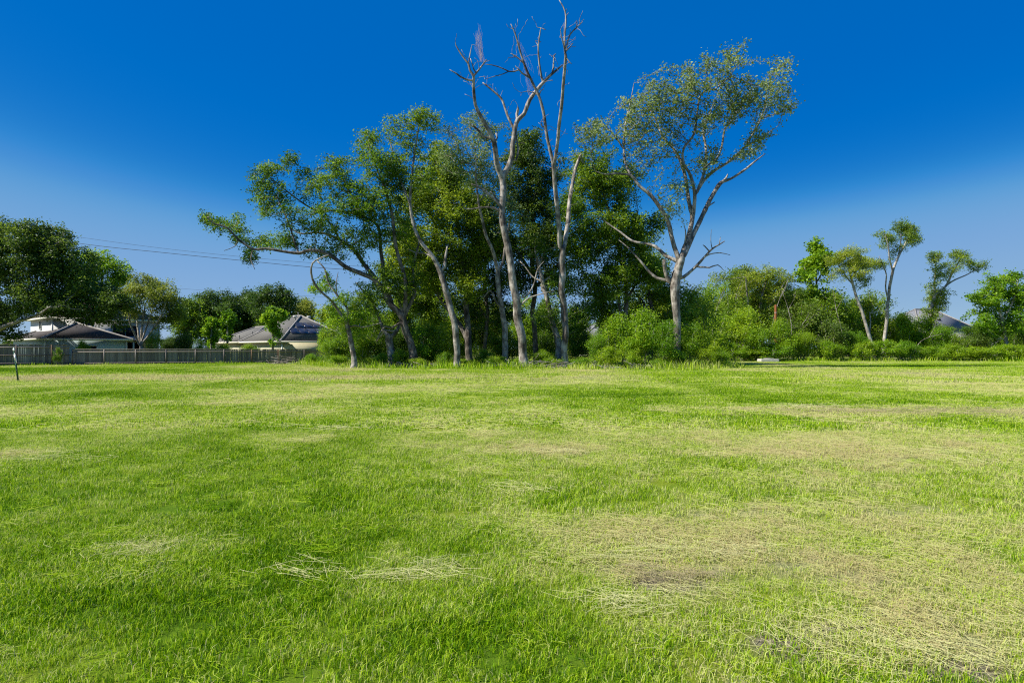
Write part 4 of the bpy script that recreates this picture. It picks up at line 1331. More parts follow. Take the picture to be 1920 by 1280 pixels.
for a in (
    ('t1', 668, 560, 62, "tall leafy understorey bush right of the hooked tree", 70),
    ('t2', 715, 545, 64, "tall bright understorey bush left behind the cracked trunk", 70),
    ('t1', 758, 540, 66, "tall understorey bush behind the broad tree's trunk", 72),
    ('t1', 805, 545, 63, "tall understorey bush left of the slender leaning trunk", 72),
    ('t2', 845, 560, 67, "bright tall understorey bush behind the slender leaning trunk", 66),
    ('t1', 893, 545, 65, "tall understorey bush between leaning trunk and forked grey trunk", 70),
    ('t1', 932, 560, 68, "tall understorey bush behind the forked grey trunk", 66),
    ('t2', 985, 552, 64, "tall bright understorey bush right of the big dead trunk", 68),
    ('t1', 1022, 560, 67, "tall understorey bush between the dead trunks", 66),
    ('t1', 1082, 570, 63, "tall understorey bush right of the tallest dead tree", 66),
    ('t1', 1140, 585, 70, "tall understorey bush around the thin forked stems", 60),
    ('t2', 1205, 565, 62, "tall bright understorey bush left behind the rightmost trunk", 72),
    ('t1', 1245, 550, 66, "tall understorey bush directly behind the rightmost grove trunk", 70),
):
    bush(a[0], a[1], a[2], a[3], a[4], G1, wpx=a[5])
ORD = ("first second third fourth fifth sixth seventh eighth ninth tenth eleventh twelfth thirteenth fourteenth fifteenth sixteenth "
       "seventeenth eighteenth nineteenth twentieth").split()
for k, px in enumerate(np.linspace(655, 1345, 20)):
    bush(('m3', 'm1', 'b1', 'o1')[k % 4], px + _br.normal(0, 8), 618 + _br.normal(0, 7), 84 + _br.random() * 12,
         "low green bush far behind the grove's trunks, %s from the left" % ORD[k], "far bushes glimpsed between the trunks", wpx=62)
for k, px in enumerate(np.linspace(-20, 380, 9)):
    bush(('m3', 'd1', 'm1')[k % 3], px, 628 + _br.normal(0, 6), 92 + _br.random() * 8,
         "dark bush far behind the left houses, %s from the left" % ORD[k], "far bushes glimpsed past the left houses", wpx=66)
G3 = "trees of the right bank"
tree("bank_tree", "round bushy yellow-green tree beside the red-brown pole", "tree", 78, [
    [(1418, 676, 7), (1420, 630, 6), (1425, 580, 5), (1432, 540, 4), (1440, 515, 2.5)],
    [(1421, 620, 4), (1405, 580, 3.4), (1400, 540, 2.5), (1398, 520, 1.6)], [(1424, 590, 4), (1455, 560, 3), (1470, 530, 2)]],
    [(1435, 515, 32, 16), (1465, 525, 24, 22, 1.2), (1410, 530, 26, 24), (1440, 555, 40, 28), (1395, 560, 22, 24, .8), (1475, 560, 18, 22), (1385, 520, 22, 16, .7), (1350, 525, 20, 18, .6)],
    'willow', 'bark_grey', G3, seed=301, dens=1.15, n_each=8, sigma=.35, size=.18, step=.5, kill=.55)
tree("bank_tree", "upright poplar sapling with large bright leaves above the bank", "tree", 78, [
    [(1540, 676, 5), (1537, 620, 4.5), (1532, 560, 4), (1530, 510, 3), (1528, 470, 2), (1527, 450, 1)],
    [(1532, 560, 2.6), (1515, 520, 2), (1508, 500, 1.2)], [(1531, 530, 2.6), (1548, 500, 2), (1555, 480, 1.2)]],
    [(1528, 460, 13, 14), (1515, 500, 16, 22), (1545, 490, 18, 24, .9), (1525, 525, 28, 18), (1540, 560, 30, 20), (1508, 515, 14, 14, .8), (1530, 485, 16, 20)],
    'bright', 'bark_grey', G3, seed=302, dens=1.3, n_each=7, sigma=.3, size=.24, step=.5, kill=.5, narrow=.8)
tree("bank_tree", "drooping willow on a pale trunk leaning left over the bank", "tree", 74, [
    [(1642, 672, 6.5), (1634, 640, 6), (1626, 614, 5.8), (1618, 588, 5.4), (1610, 566, 5), (1602, 540, 4.4), (1597, 523, 4), (1592, 500, 2.6), (1590, 485, 1.4)],
    [(1597, 523, 3), (1608, 500, 2.4), (1615, 485, 1.4)], [(1600, 535, 2.6), (1580, 510, 2), (1572, 495, 1.2)], [(1630, 628, 2.6), (1632, 600, 2), (1630, 585, 1.2)]],
    [(1595, 478, 30, 13), (1575, 492, 24, 16), (1612, 490, 22, 18), (1600, 505, 34, 16), (1565, 515, 16, 14, .7), (1620, 520, 14, 14, .6)],
    'willow', 'bark_pale', G3, seed=303, dens=1.7, n_each=9, sigma=.3, size=.2, step=.42, kill=.42, droop=.9, narrow=.28)
tree("bank_tree", "tallest willow of the bank, thin pale trunk topped by a tufted crown", "tree", 74, [
    [(1656, 672, 7), (1657, 640, 6.5), (1662, 606, 6), (1666, 563, 5.5), (1672, 518, 5), (1679, 494, 4.4), (1688, 475, 3.6), (1695, 462, 3), (1704, 445, 2.2), (1711, 433, 1.4)],
    [(1666, 565, 3), (1661, 540, 2.6), (1662, 515, 2.2), (1655, 495, 1.8), (1648, 480, 1)],
    [(1674, 512, 3), (1668, 485, 2.6), (1665, 460, 2), (1660, 440, 1.2)], [(1680, 494, 2.6), (1688, 460, 2), (1690, 430, 1.2)]],
    [(1690, 424, 20, 10), (1705, 436, 20, 13, 1.2), (1695, 458, 20, 14, 1.1), (1655, 437, 16, 12, .8), (1680, 476, 16, 12, 1), (1645, 497, 18, 12, .9), (1665, 450, 18, 12, .7), (1715, 445, 10, 14, .8)],
    'willow', 'bark_pale', G3, seed=304, dens=1.7, n_each=9, sigma=.27, size=.2, step=.42, kill=.42, droop=.9, narrow=.28)
tree("bank_tree", "ivy-clad willow with twin tufts in front of the right house roof", "tree", 76, [
    [(1742, 672, 7), (1744, 630, 6.5), (1745, 592, 6), (1749, 570, 5.5), (1753, 553, 5)],
    [(1753, 553, 4), (1752, 530, 3), (1755, 505, 2), (1752, 490, 1.2)], [(1753, 553, 4.4), (1772, 537, 4), (1785, 513, 3), (1798, 491, 2), (1806, 478, 1.2)],
    [(1768, 540, 3), (1790, 525, 2.6), (1812, 515, 2), (1830, 505, 1.2)]],
    [(1757, 482, 20, 12), (1745, 500, 18, 16, .8), (1800, 476, 20, 10), (1805, 492, 20, 12), (1832, 500, 18, 12, .7), (1770, 505, 20, 16, .7), (1755, 562, 20, 26, 1.2), (1762, 530, 14, 16, .8), (1748, 590, 18, 18, 1)],
    'willow', 'bark_pale', G3, seed=305, dens=1.6, n_each=8, sigma=.28, size=.19, step=.42, kill=.42, droop=.5, narrow=.35)
tree("bank_tree", "leafy dark green tree with a thin white trunk, rightmost on the bank", "tree", 72, [
    [(1889, 676, 6.5), (1888, 643, 6), (1878, 603, 5.5), (1872, 566, 4.5), (1868, 540, 3), (1864, 522, 1.6)],
    [(1878, 606, 4.5), (1890, 585, 4), (1902, 555, 3), (1908, 530, 1.8)], [(1872, 570, 2.6), (1850, 572, 2.2), (1835, 562, 1.4)],
    [(1879, 610, 3), (1898, 605, 2.4), (1915, 600, 1.4)], [(1888, 640, 2.4), (1875, 634, 2), (1868, 636, 1)]],
    [(1870, 530, 24, 16), (1900, 520, 18, 12), (1885, 550, 36, 22, 1.1), (1850, 560, 22, 20), (1832, 562, 16, 14, .9), (1910, 560, 26, 26), (1870, 590, 40, 20, 1.1), (1912, 595, 25, 20), (1845, 605, 30, 15, 1), (1885, 618, 35, 12, .8)],
    'bright', 'bark_pale', G3, seed=306, dens=1.25, n_each=8, sigma=.3, size=.2, step=.45, kill=.5, narrow=.6)

for i, (pts, lab) in enumerate((
        ([(1478, 672, 3), (1484, 620, 2.6), (1478, 580, 2), (1466, 545, 1.4)], "thin bare stem slanting left beside the red-brown pole"),
        ([(1440, 672, 3), (1448, 610, 2.4), (1462, 560, 1.8), (1478, 525, 1.2)], "thin bare stem slanting right across the red-brown pole"),
        ([(1545, 672, 3), (1542, 630, 2.6), (1538, 585, 2), (1530, 560, 1.2)], "thin pale stem below the poplar sapling"),
        ([(1582, 672, 3), (1578, 620, 2.4), (1568, 580, 1.8), (1562, 545, 1.2)], "thin pale stem left of the leaning willow trunk"),
        ([(1340, 672, 3), (1336, 620, 2.4), (1345, 575, 1.8), (1358, 540, 1.2)], "thin grey stem in the thicket right of the grove"),
        ([(1375, 672, 3), (1384, 610, 2.4), (1380, 560, 1.8), (1392, 520, 1.2)], "thin grey stem under the tallest thicket bush"),
        ([(1710, 672, 3), (1722, 645, 2.2), (1742, 632, 1.6), (1770, 625, 1)], "thin fallen stem before the white porch frame"))):
    tree("bare_stem", lab, "sapling", 71.5 + (i % 3) * 2.5, [[(a_, b_, c_ * .5) for a_, b_, c_ in pts], [(pts[2][0], pts[2][1], .7), (pts[2][0] + 10, pts[2][1] - 18, .5), (pts[2][0] + 14, pts[2][1] - 34, .4)]], None, None, 'bark_grey', "bare stems in the thicket", seed=320 + i)

# ------------------------------------------------------------------ trees on the left and far behind
tree("oak_tree", "massive dark oak cut by the left picture edge, overhanging the fence", "tree", 58, [
    [(-70, 684, 26), (-66, 660, 24), (-50, 640, 22), (-30, 620, 18)],
    [(-40, 630, 14), (0, 605, 11), (30, 592, 9), (55, 570, 7), (80, 540, 5), (95, 510, 3)],
    [(-40, 632, 11), (10, 612, 8), (40, 600, 6), (70, 590, 5), (95, 575, 3)],
    [(-40, 625, 16), (-30, 560, 12), (-10, 500, 8), (10, 450, 4)],
    [(-20, 540, 8), (30, 500, 6), (80, 470, 4), (120, 450, 2)],
    [(50, 575, 5), (110, 545, 4), (160, 530, 3), (200, 540, 2)]],
    [(-40, 440, 60, 40, 1.1), (40, 450, 55, 30, 1.1), (95, 450, 40, 28, 1.1), (10, 500, 65, 45, 1.1), (80, 505, 55, 40, 1.2), (135, 500, 40, 35, 1.2), (170, 545, 45, 32, 1.2), (215, 570, 30, 28, 1.1), (110, 560, 50, 25, 1.0),
     (40, 560, 55, 25, .9), (0, 580, 35, 20, .7), (55, 425, 18, 10, .8), (5, 420, 18, 12, .9), (190, 590, 34, 18, 1.3), (140, 585, 35, 16, 1.2), (225, 600, 22, 16, 1.1), (95, 580, 30, 12, 1.0), (-60, 520, 50, 60, 1), (-10, 605, 40, 20, 1), (25, 632, 24, 10, .8), (20, 585, 40, 14, 1)],
    'oak', 'bark_grey', seed=401, dens=1.6, n_each=11, sigma=.36, size=.19, step=.5, kill=.55)
tree("yard_tree", "bright green tree rising behind the dark oak's right shoulder", "tree", 72, [
    [(188, 676, 10), (188, 620, 9), (190, 560, 7), (192, 520, 4), (190, 490, 2)], [(190, 560, 5), (215, 530, 4), (225, 515, 2)]],
    [(180, 490, 28, 22, 1.1), (215, 505, 22, 20, 1.1), (160, 510, 25, 25), (205, 540, 35, 25), (225, 525, 16, 14, 1)],
    'bright', 'bark_dark', seed=402, dens=1.5, n_each=9, sigma=.36, size=.22, step=.5, kill=.55)
tree("yard_tree", "multi-stemmed olive crape myrtle in front of the pale two-storey house", "tree", 63, [
    [(262, 683, 7), (263, 655, 6), (264, 640, 5), (268, 600, 4), (272, 570, 2)],
    [(262, 650, 4), (252, 625, 3.4), (244, 605, 3), (240, 585, 1.8)], [(263, 648, 4), (285, 620, 3.4), (300, 595, 3), (310, 570, 1.8)],
    [(262, 648, 3.6), (258, 615, 3), (256, 580, 2)], [(264, 645, 3.6), (276, 610, 3), (288, 575, 1.8)]],
    [(275, 535, 38, 18), (250, 555, 28, 22), (305, 555, 32, 22), (280, 572, 45, 18), (330, 580, 24, 22, .8), (318, 600, 25, 16, .7), (240, 585, 18, 14, .7)],
    'olive', 'bark_pale', seed=403, dens=2.2, n_each=10, sigma=.3, size=.16, step=.45, kill=.48)
for i, (px, D, top, wpx, leaf, lab) in enumerate((
        (355, 100, 560, 60, 'mid', "leftmost of the blue-green oaks behind the grey-roofed house"),
        (405, 104, 540, 75, 'oak', "dark oak behind the two narrow pear trees"),
        (462, 108, 543, 75, 'oak', "dark oak behind the left wing of the grey roof"),
        (515, 102, 534, 80, 'oak', "tallest dark oak behind the grey-roofed house"),
        (570, 106, 556, 38, 'olive', "rounded olive evergreen just above the grey roof's peak"),
        (622, 98, 568, 52, 'mid', "green tree between grey roof and the grove"))):
    k = wpx / 2
    mid = (top + 652) / 2
    tree("background_tree", lab, "tree", D, [[(px, 668, 9), (px + 2, 630, 8), (px - 2, 600, 6), (px, (top + 600) / 2, 3)], [(px, 625, 5), (px - k * .5, 600, 4), (px - k * .7, 580, 2)], [(px, 615, 5), (px + k * .5, 595, 4), (px + k * .7, 575, 2)]],
         [(px, top + 16, k * .6, 14), (px - k * .5, top + 30, k * .5, 20), (px + k * .5, top + 30, k * .5, 20), (px, mid - 5, k * .95, 28), (px - k * .3, 620, k * .7, 18, .8), (px + k * .4, 622, k * .6, 16, .8)],
         leaf, 'bark_dark', "background trees behind the grey-roofed house", seed=410 + i, dens=1.25, n_each=11, sigma=.55, size=.27, step=.7, kill=.75)
for i, (px, D, top, wpx, leaf, lab) in enumerate((
        (700, 118, 590, 90, 'mid', "far tree glimpsed left of the cracked trunk"),
        (800, 124, 596, 100, 'mid', "far tree glimpsed left of the slender leaning trunk"),
        (900, 120, 590, 100, 'mid', "far tree glimpsed between leaning trunk and forked trunk"),
        (1010, 126, 588, 110, 'oak', "far tree glimpsed between the two dead trunks"),
        (1100, 134, 600, 80, 'mid', "far tree glimpsed right of the dead trunks"),
        (1200, 120, 585, 110, 'mid', "far tree glimpsed left of the rightmost grove trunk"),
        (1330, 110, 560, 90, 'mid', "far tree showing just right of the rightmost grove trunk"),
        (1400, 106, 500, 60, 'pale', "tall pale far tree above the round yellow-green tree"),
        (1590, 110, 580, 100, 'mid', "far tree behind the leaning willow"),
        (1500, 112, 540, 90, 'oak', "far dark tree behind the poplar sapling"),
        (1850, 125, 605, 60, 'mid', "far tree behind the right house roof"))):
    k = wpx / 2
    mid = (top + 652) / 2
    tree("far_tree", lab, "tree", D, [[(px, 668, 7), (px + 2, 640, 6), (px - 2, 615, 5), (px, (top + 615) / 2, 2)]],
         [(px, top + 12, k * .6, 11), (px - k * .5, top + 22, k * .5, 15), (px + k * .5, top + 22, k * .5, 15), (px, mid, k * .95, 22), (px, 636, k, 12, .7)],
         leaf, 'bark_dark', "far trees behind the grove and the bank", seed=430 + i, dens=.9, n_each=9, sigma=.6, size=.3, step=.8, kill=.85)

GP = "upright pear trees in the yard"
for i, (px, top, D, wpx, lab) in enumerate(((396, 598, 67, 26, "short narrow pear tree, leftmost of three in the cream house's yard"),
                                            (427, 582, 67, 26, "narrow pear tree, middle of three in the cream house's yard"),
                                            (511, 575, 66, 36, "tall forked pear tree in front of the cream house's roof"))):
    k = wpx / 2
    tree("pear_tree", lab, "tree", D, [[(px, 678, 4.5), (px, 650, 4), (px, 625, 3), (px, top + 12, 1.2)]] +
         ([[(px, 632, 2.6), (px + 10, 605, 2), (px + 14, 588, 1)]] if i == 2 else []),
         [(px, top + 8, k * .5, 9), (px - k * .4, top + 20, k * .6, 11), (px + k * .4, top + 18, k * .6, 11), (px, top + 38, k * .75, 14), (px + 1, 638, k * .45, 8)] + ([(px + 16, 590, 10, 10), (px + 6, 622, 9, 14)] if i == 2 else []),
         'bright', 'bark_grey', GP, seed=460 + i, dens=1.5, n_each=9, sigma=.24, size=.2, step=.4, kill=.42, narrow=.75)

GY = "yard shrubs behind the fence"
for a in (('d1', 345, 618, 64, "dark round shrub behind the fence below the background oaks", 34), ('m1', 292, 622, 61, "clipped green shrub right of the crape myrtle", 34),
          ('b3', 420, 645, 66, "low green hedge clump behind the fence left of the cream wall", 40), ('b3', 465, 646, 66.5, "low green hedge clump against the cream house wall", 46),
          ('b3', 375, 646, 65, "low bright clump behind the fence left of the short pear tree", 26), ('d1', 318, 628, 66, "dark low shrub between crape myrtle and round shrub", 30),
          ('b3', 155, 638, 59.5, "low green shrub against the pale blue wall", 30)):
    bush(a[0], a[1], a[2], a[3], a[4], GY, wpx=a[5], name="shrub", cat="shrub")


# ------------------------------------------------------------------ houses
def hip_mesh(L, Mw, z0, z1, over, inset=None):
    x0, x1, y0, y1 = -over, L + over, -over, Mw + over
    w, d = x1 - x0, y1 - y0
    i = inset if inset is not None else min(w, d) / 2
    if w >= d:
        r0, r1 = (x0 + i, (y0 + y1) / 2, z1), (x1 - i + .01, (y0 + y1) / 2, z1)
        V = [(x0, y0, z0), (x1, y0, z0), (x1, y1, z0), (x0, y1, z0), r0, r1]
        Fc = [(0, 1, 5, 4), (2, 3, 4, 5)], [(1, 2, 5), (3, 0, 4)]
    else:
        r0, r1 = ((x0 + x1) / 2, y0 + i, z1), ((x0 + x1) / 2, y1 - i + .01, z1)
        V = [(x0, y0, z0), (x1, y0, z0), (x1, y1, z0), (x0, y1, z0), r0, r1]
        Fc = [(1, 2, 5, 4), (3, 0, 4, 5)], [(0, 1, 4), (2, 3, 5)]
    return np.array(V, float), [np.array(Fc[0]), np.array(Fc[1]), np.array([(3, 2, 1, 0)])]


def place(o, px, D, ang, z=0.0):
    g = ground(px, D)
    o.location = (g[0], g[1], z)
    o.rotation_euler = (0, 0, math.radians(ang))


def block(parent, ox, oy, L, Mw, z0, ze, zr, wall, roof, trim='trim', over=.45, inset=None):
    """one wing of a house: wall box, hip roof, fascia; corner (ox, oy) in the house's own axes"""
    w_ = boxes("wall", [(ox + L / 2, oy + Mw / 2, (z0 + ze) / 2, L, Mw, ze - z0)], M[wall], parent)
    V, Fc = hip_mesh(L, Mw, ze + .02, zr, over, inset)
    ro = obj("roof", mesh_np("roof", V + [ox, oy, 0], Fc, M[roof]), parent)
    h = .2
    zc = ze - h / 2
    t = .05
    x0, x1, y0, y1 = ox - over, ox + L + over, oy - over, oy + Mw + over
    boxes("fascia", [((x0 + x1) / 2, y0 + t / 2, zc + .1, x1 - x0, t, h), ((x0 + x1) / 2, y1 - t / 2, zc + .1, x1 - x0, t, h),
                     (x0 + t / 2, (y0 + y1) / 2, zc + .1, t, y1 - y0 - 2 * t, h), (x1 - t / 2, (y0 + y1) / 2, zc + .1, t, y1 - y0 - 2 * t, h)], M[trim], ro)
    ridge_caps(ro, V + [ox, oy, 0], M[roof])
    return w_, ro


def ridge_caps(ro, V, mat):
    """raised shingle caps along hips and ridge"""
    wide = (V[1, 0] - V[0, 0]) >= (V[3, 1] - V[0, 1])
    E = [(0, 4), (3, 4), (1, 5), (2, 5), (4, 5)] if wide else [(0, 4), (1, 4), (2, 5), (3, 5), (4, 5)]
    pos = np.concatenate([V[list(e)] for e in E]) + [0, 0, .03]
    par = np.array([-1, 0, -1, 2, -1, 4, -1, 6, -1, 8])
    main = np.array([1, -1, 3, -1, 5, -1, 7, -1, 9, -1])
    T = tube(pos, par, np.full(10, .11), np.array([1, 3, 5, 7, 9]), 6, main)
    obj("ridge_cap", mesh_np("ridge_cap", T[0], T[1], M['cap']), ro)


def window(parent, wallpt, axis, w, h, z):
    """window on the front (axis 'u', at y=wallpt[1]) or left side (axis 'v', at x=wallpt[0])"""
    x, y = wallpt
    if axis == 'u':
        fr = boxes("window", [(x, y - .03, z + h / 2 + .04, w + .16, .08, .08), (x, y - .03, z - h / 2 - .04, w + .16, .08, .08), (x - w / 2 - .04, y - .03, z, .08, .08, h),
                              (x + w / 2 + .04, y - .03, z, .08, .08, h), (x, y - .025, z, .06, .06, h)], M['white'], parent)
        boxes("pane", [(x - w / 4 - .015, y - .012, z, w / 2 - .03, .02, h)], M['glass'], fr)
        boxes("pane", [(x + w / 4 + .015, y - .012, z, w / 2 - .03, .02, h)], M['glass'], fr)
    else:
        fr = boxes("window", [(x - .03, y, z + h / 2 + .04, .08, w + .16, .08), (x - .03, y, z - h / 2 - .04, .08, w + .16, .08), (x - .03, y - w / 2 - .04, z, .08, .08, h),
                              (x - .03, y + w / 2 + .04, z, .08, .08, h), (x - .025, y, z, .06, .06, h)], M['white'], parent)
        boxes("pane", [(x - .012, y - w / 4 - .015, z, .02, w / 2 - .03, h)], M['glass'], fr)
        boxes("pane", [(x - .012, y + w / 4 + .015, z, .02, w / 2 - .03, h)], M['glass'], fr)
    return fr


def corner_boards(parent, pts, z0, z1):
    for (x, y) in pts:
        boxes("corner_board", [(x, y, (z0 + z1) / 2, .14, .14, z1 - z0)], M['white'], parent)


hA = empty("house")
place(hA, 85, 62, 50)
tag(hA, "pale blue and white two-storey house with dark hip roof behind the left fence", "house")
block(hA, 0, 0, 7.2, 12.5, 0, 2.36, 4.15, 'sid_teal', 'sh_dark', 'trim', .5)
block(hA, 1.7, 4.6, 10.5, 8.5, 0, 4.65, 7.0, 'sid_white', 'sh_brown', 'trim', .5)
corner_boards(hA, [(0, 0), (7.2, 0), ], 0, 2.3)
corner_boards(hA, [(1.7, 4.6), (12.2, 4.6)], 2.5, 4.5)
window(hA, (4.6, 4.6), 'u', 1.7, 1.25, 3.9)
window(hA, (8.6, 4.6), 'u', 2.6, 1.3, 3.4)
window(hA, (1.7, 9.0), 'v', .9, .9, 4.0)
window(hA, (3.6, 0), 'u', 1.6, 1.0, 1.2)
window(hA, (0, 5.0), 'v', 1.2, .9, 1.4)
boxes("porch_roof", [(10.0, 3.0, 2.32, 5.2, 3.4, .2)], M['sh_dark'], hA)
for (x, y) in ((8.4, 1.5), (12.4, 1.5), (12.4, 4.3)):
    boxes("porch_post", [(x, y, 1.11, .14, .14, 2.22)], M['trim'], hA)
boxes("porch_door", [(9.6, 4.57, 1.05, 1.8, .06, 2.1)], M['glass'], hA)

hB = empty("house")
place(hB, 529, 72, 45)
tag(hB, "cream single-storey house with grey hip roofs and dark solar panels", "house")
block(hB, 0, 0, 9.0, 11.0, 0, 2.2, 5.5, 'sid_cream', 'sh_grey', 'trim', .5)
block(hB, 0.6, 11.3, 8, 11.0, 0, 2.2, 4.4, 'sid_cream', 'sh_grey', 'trim', .5)
block(hB, 9.3, 5.5, 7.0, 6.0, 0, 2.3, 4.5, 'sid_cream', 'sh_grey', 'trim', .4)
window(hB, (6.6, 0), 'u', .9, .7, 1.55)
window(hB, (0.6, 18.2), 'v', 1.2, 1.0, 1.4)
window(hB, (0, 7.5), 'v', 1.8, 1.0, 1.2)
corner_boards(hB, [(0, 0)], 0, 2.15)


def slope_panel(parent, x0, x1, t0, t1, name="solar_panel"):
    """panel lying on the front slope of the upper roof (t up the slope)"""
    ya, za, yb, zb = -.5, 2.22, 4.5, 5.5
    pts = []
    for lift in (.05, .1):
        for (x, t) in ((x0, t0), (x1, t0), (x1, t1), (x0, t1)):
            pts.append((x, ya + (yb - ya) * t, za + (zb - za) * t + lift))
    Fc = np.array([(3, 2, 1, 0), (4, 5, 6, 7), (0, 1, 5, 4), (1, 2, 6, 5), (2, 3, 7, 6), (3, 0, 4, 7)])
    obj(name, mesh_np(name, np.array(pts), Fc, M['solar']), parent)


for k in range(5):
    slope_panel(hB, 1.6 + k * 1.15, 2.68 + k * 1.15, .28, .48)
for k in range(3):
    slope_panel(hB, 2.8 + k * 1.15, 3.88 + k * 1.15, .51, .7)


def lathe(prof, k=12):
    V, n = [], len(prof)
    a = np.arange(k) * 2 * np.pi / k
    V = np.concatenate([np.stack([r * np.cos(a), r * np.sin(a), np.full(k, z)], -1) for r, z in prof])
    Fc = [[i * k + j, i * k + (j + 1) % k, (i + 1) * k + (j + 1) % k, (i + 1) * k + j] for i in range(n - 1) for j in range(k)]
    return V, [np.array(Fc), np.array([list(range((n - 1) * k, n * k))])]


for (x, y, z) in ((3.6, 4.2, 5.0), (5.4, 4.2, 5.0)):
    V, Fc = lathe([(.1, 0), (.1, .25), (.24, .27), (.26, .4), (.2, .5)])
    obj("turbine_vent", mesh_np("turbine_vent", V + [x, y, z], Fc, M['pipe'], None, True), hB)
for (x, y, z) in ((4.5, 5.2, 5.4), (7.0, 2.0, 3.3), (.9, 14.6, 2.65), (1.8, 12.6, 3.1)):
    V, Fc = lathe([(.06, 0), (.06, .5), (.085, .5), (.085, .56)])
    obj("vent_pipe", mesh_np("vent_pipe", V + [x, y, z], Fc, M['pipe'], None, True), hB)

hC = empty("house")
place(hC, 1725, 95, 18, .8)
tag(hC, "house with blue-grey hip roof and white eave behind the right bank", "house")
block(hC, 0, 0, 13, 9, -.8, 3.0, 6.9, 'sid_white', 'sh_blue', 'white', .5)
block(hC, -4.5, 1.6, 5, 6, -.8, 2.6, 4.4, 'sid_white', 'sh_blue', 'white', .4)
window(hC, (3.2, 0), 'u', 1.8, 1.2, 1.4)
window(hC, (8.6, 0), 'u', 1.8, 1.2, 1.4)
V, Fc = lathe([(.1, 0), (.1, .9), (.16, .9), (.16, 1.05)])
obj("flue_pipe", mesh_np("flue_pipe", V + [8.8, 5, 6.1], Fc, M['dark'], None, True), hC)
boxes("roof_vent", [(6.6, 2.2, 5.12, .7, .4, .3)], M['dark'], hC)

ca = empty("porch_frame")
place(ca, 1690, 84, 8)
tag(ca, "white timber porch frame with rails showing through the bank", "porch")
for x in (0, 1.55, 3.0):
    boxes("post", [(x, 0, 1.35, .16, .16, 2.7)], M['white'], ca)
for z in (2.35, 2.78):
    boxes("rail", [(1.5, 0, z, 3.3, .12, .16)], M['white'], ca)

hD = empty("house")
place(hD, 1905, 100, 10, .6)
tag(hD, "grey-roofed house cut by the right picture edge, white eave showing", "house")
block(hD, 0, 0, 14, 9, -.6, 2.6, 5.2, 'sid_white', 'sh_blue', 'white', .5)
window(hD, (2.6, 0), 'u', 1.6, 1.1, 1.3)

hE = empty("house")
place(hE, 1098, 105, 12)
tag(hE, "pale house with light grey roof glimpsed through the grove's right side", "house")
block(hE, 0, 0, 11, 8, 0, 3.4, 6.0, 'sid_white', 'sh_blue', 'white', .5)
window(hE, (2.6, 0), 'u', 1.6, 1.2, 2.0)
window(hE, (7.6, 0), 'u', 1.6, 1.2, 2.0)


# ------------------------------------------------------------------ fences
def fence(label, pxa, Da, pxb, Db, h, seed, rails):
    a, b = ground(pxa, Da), ground(pxb, Db)
    v = b - a
    Ln = float(np.linalg.norm(v))
    root = empty("wooden_fence", a, math.atan2(v[1], v[0]))
    tag(root, label, "fence")
    r = random.Random(seed)
    pw = .145
    meshes = []
    for k in range(4):
        bm = bmesh.new()
        bmesh.ops.create_cube(bm, size=1)
        for q in bm.verts:
            q.co.x *= pw - .005
            q.co.y *= .02
            q.co.z = (q.co.z + .5) * h + (r.uniform(-.02, .02) if q.co.z > 0 else 0)
        m_ = bpy.data.meshes.new("plank")
        bm.to_mesh(m_)
        bm.free()
        m_.materials.append(M['plank'])
        meshes.append(m_)
    n = int(Ln / pw)
    for i in range(n):
        o = obj("plank", meshes[r.randrange(4)], root, (pw * (i + .5), .05 + r.uniform(-.006, .006), .03))
        o.rotation_euler = (r.gauss(0, .006), r.gauss(0, .006), r.gauss(0, .03))
        o.scale = (1, 1, 1 + r.gauss(0, .012))
    for z in rails:
        boxes("rail", [(Ln / 2, .015, z * h, Ln, .04, .09)], M['plank'], root)
    boxes("cap_board", [(Ln / 2, .03, h + .075, Ln, .12, .035)], M['plank'], root)
    for i in range(int(Ln / 2.4) + 1):
        boxes("post", [(min(.06 + i * 2.4, Ln - .06), -.055, h / 2 + .01, .1, .09, h + .06)], M['post' if r.random() < .4 else 'plank'], root)
    return root


fence("taller weathered plank fence section at the left picture edge", -40, 51.2, 132, 54.2, 1.72, 3, (.12, .52, .9))
fence("long low weathered plank fence running right towards the grove", 133, 54.25, 655, 63.5, 1.31, 4, (.13, .88))
vine = bush('m1', 108, 655, 52.9, "flowering vine clump hanging on the taller fence section", None, wpx=26, name="vine", cat="vine")
vine.scale = (vine.scale[0], vine.scale[1] * .5, vine.scale[2])
vine.location.z = .15
rf = np.random.default_rng(8)
for k in range(12):
    V, Fc = lathe([(.02, -.03), (.07, 0), (.05, .05)], 6)
    o = obj("blossom", mesh_np("blossom", V, Fc, M['flower']), vine)
    o.location = (rf.normal(0, .9), rf.normal(0, .9), 1.6 + rf.random() * 1.8)
    o.scale = (3.2, 3.2, 2)

# ------------------------------------------------------------------ stake, cables, pole, slab
st = empty("metal_stake", ground(34, 28.2))
st.rotation_euler = (0, math.radians(-7.5), 0)
tag(st, "leaning dark green metal stake with white top standing in the grass", "stake")
boxes("shaft", [(0, 0, .72, .075, .014, 1.62), (0, .026, .72, .014, .04, 1.62)], M['green_steel'], st)
for k in range(8):
    boxes("stud", [(0, -.014, .35 + k * .14, .03, .016, .03)], M['green_steel'], st)
boxes("tip", [(0, -.012, 1.42, .08, .012, .12)], M['white'], st)
boxes("flag_tape", [(.012, -.016, 1.08, .08, .012, .28), (.045, -.01, .93, .03, .02, .22)], M['white'], st)


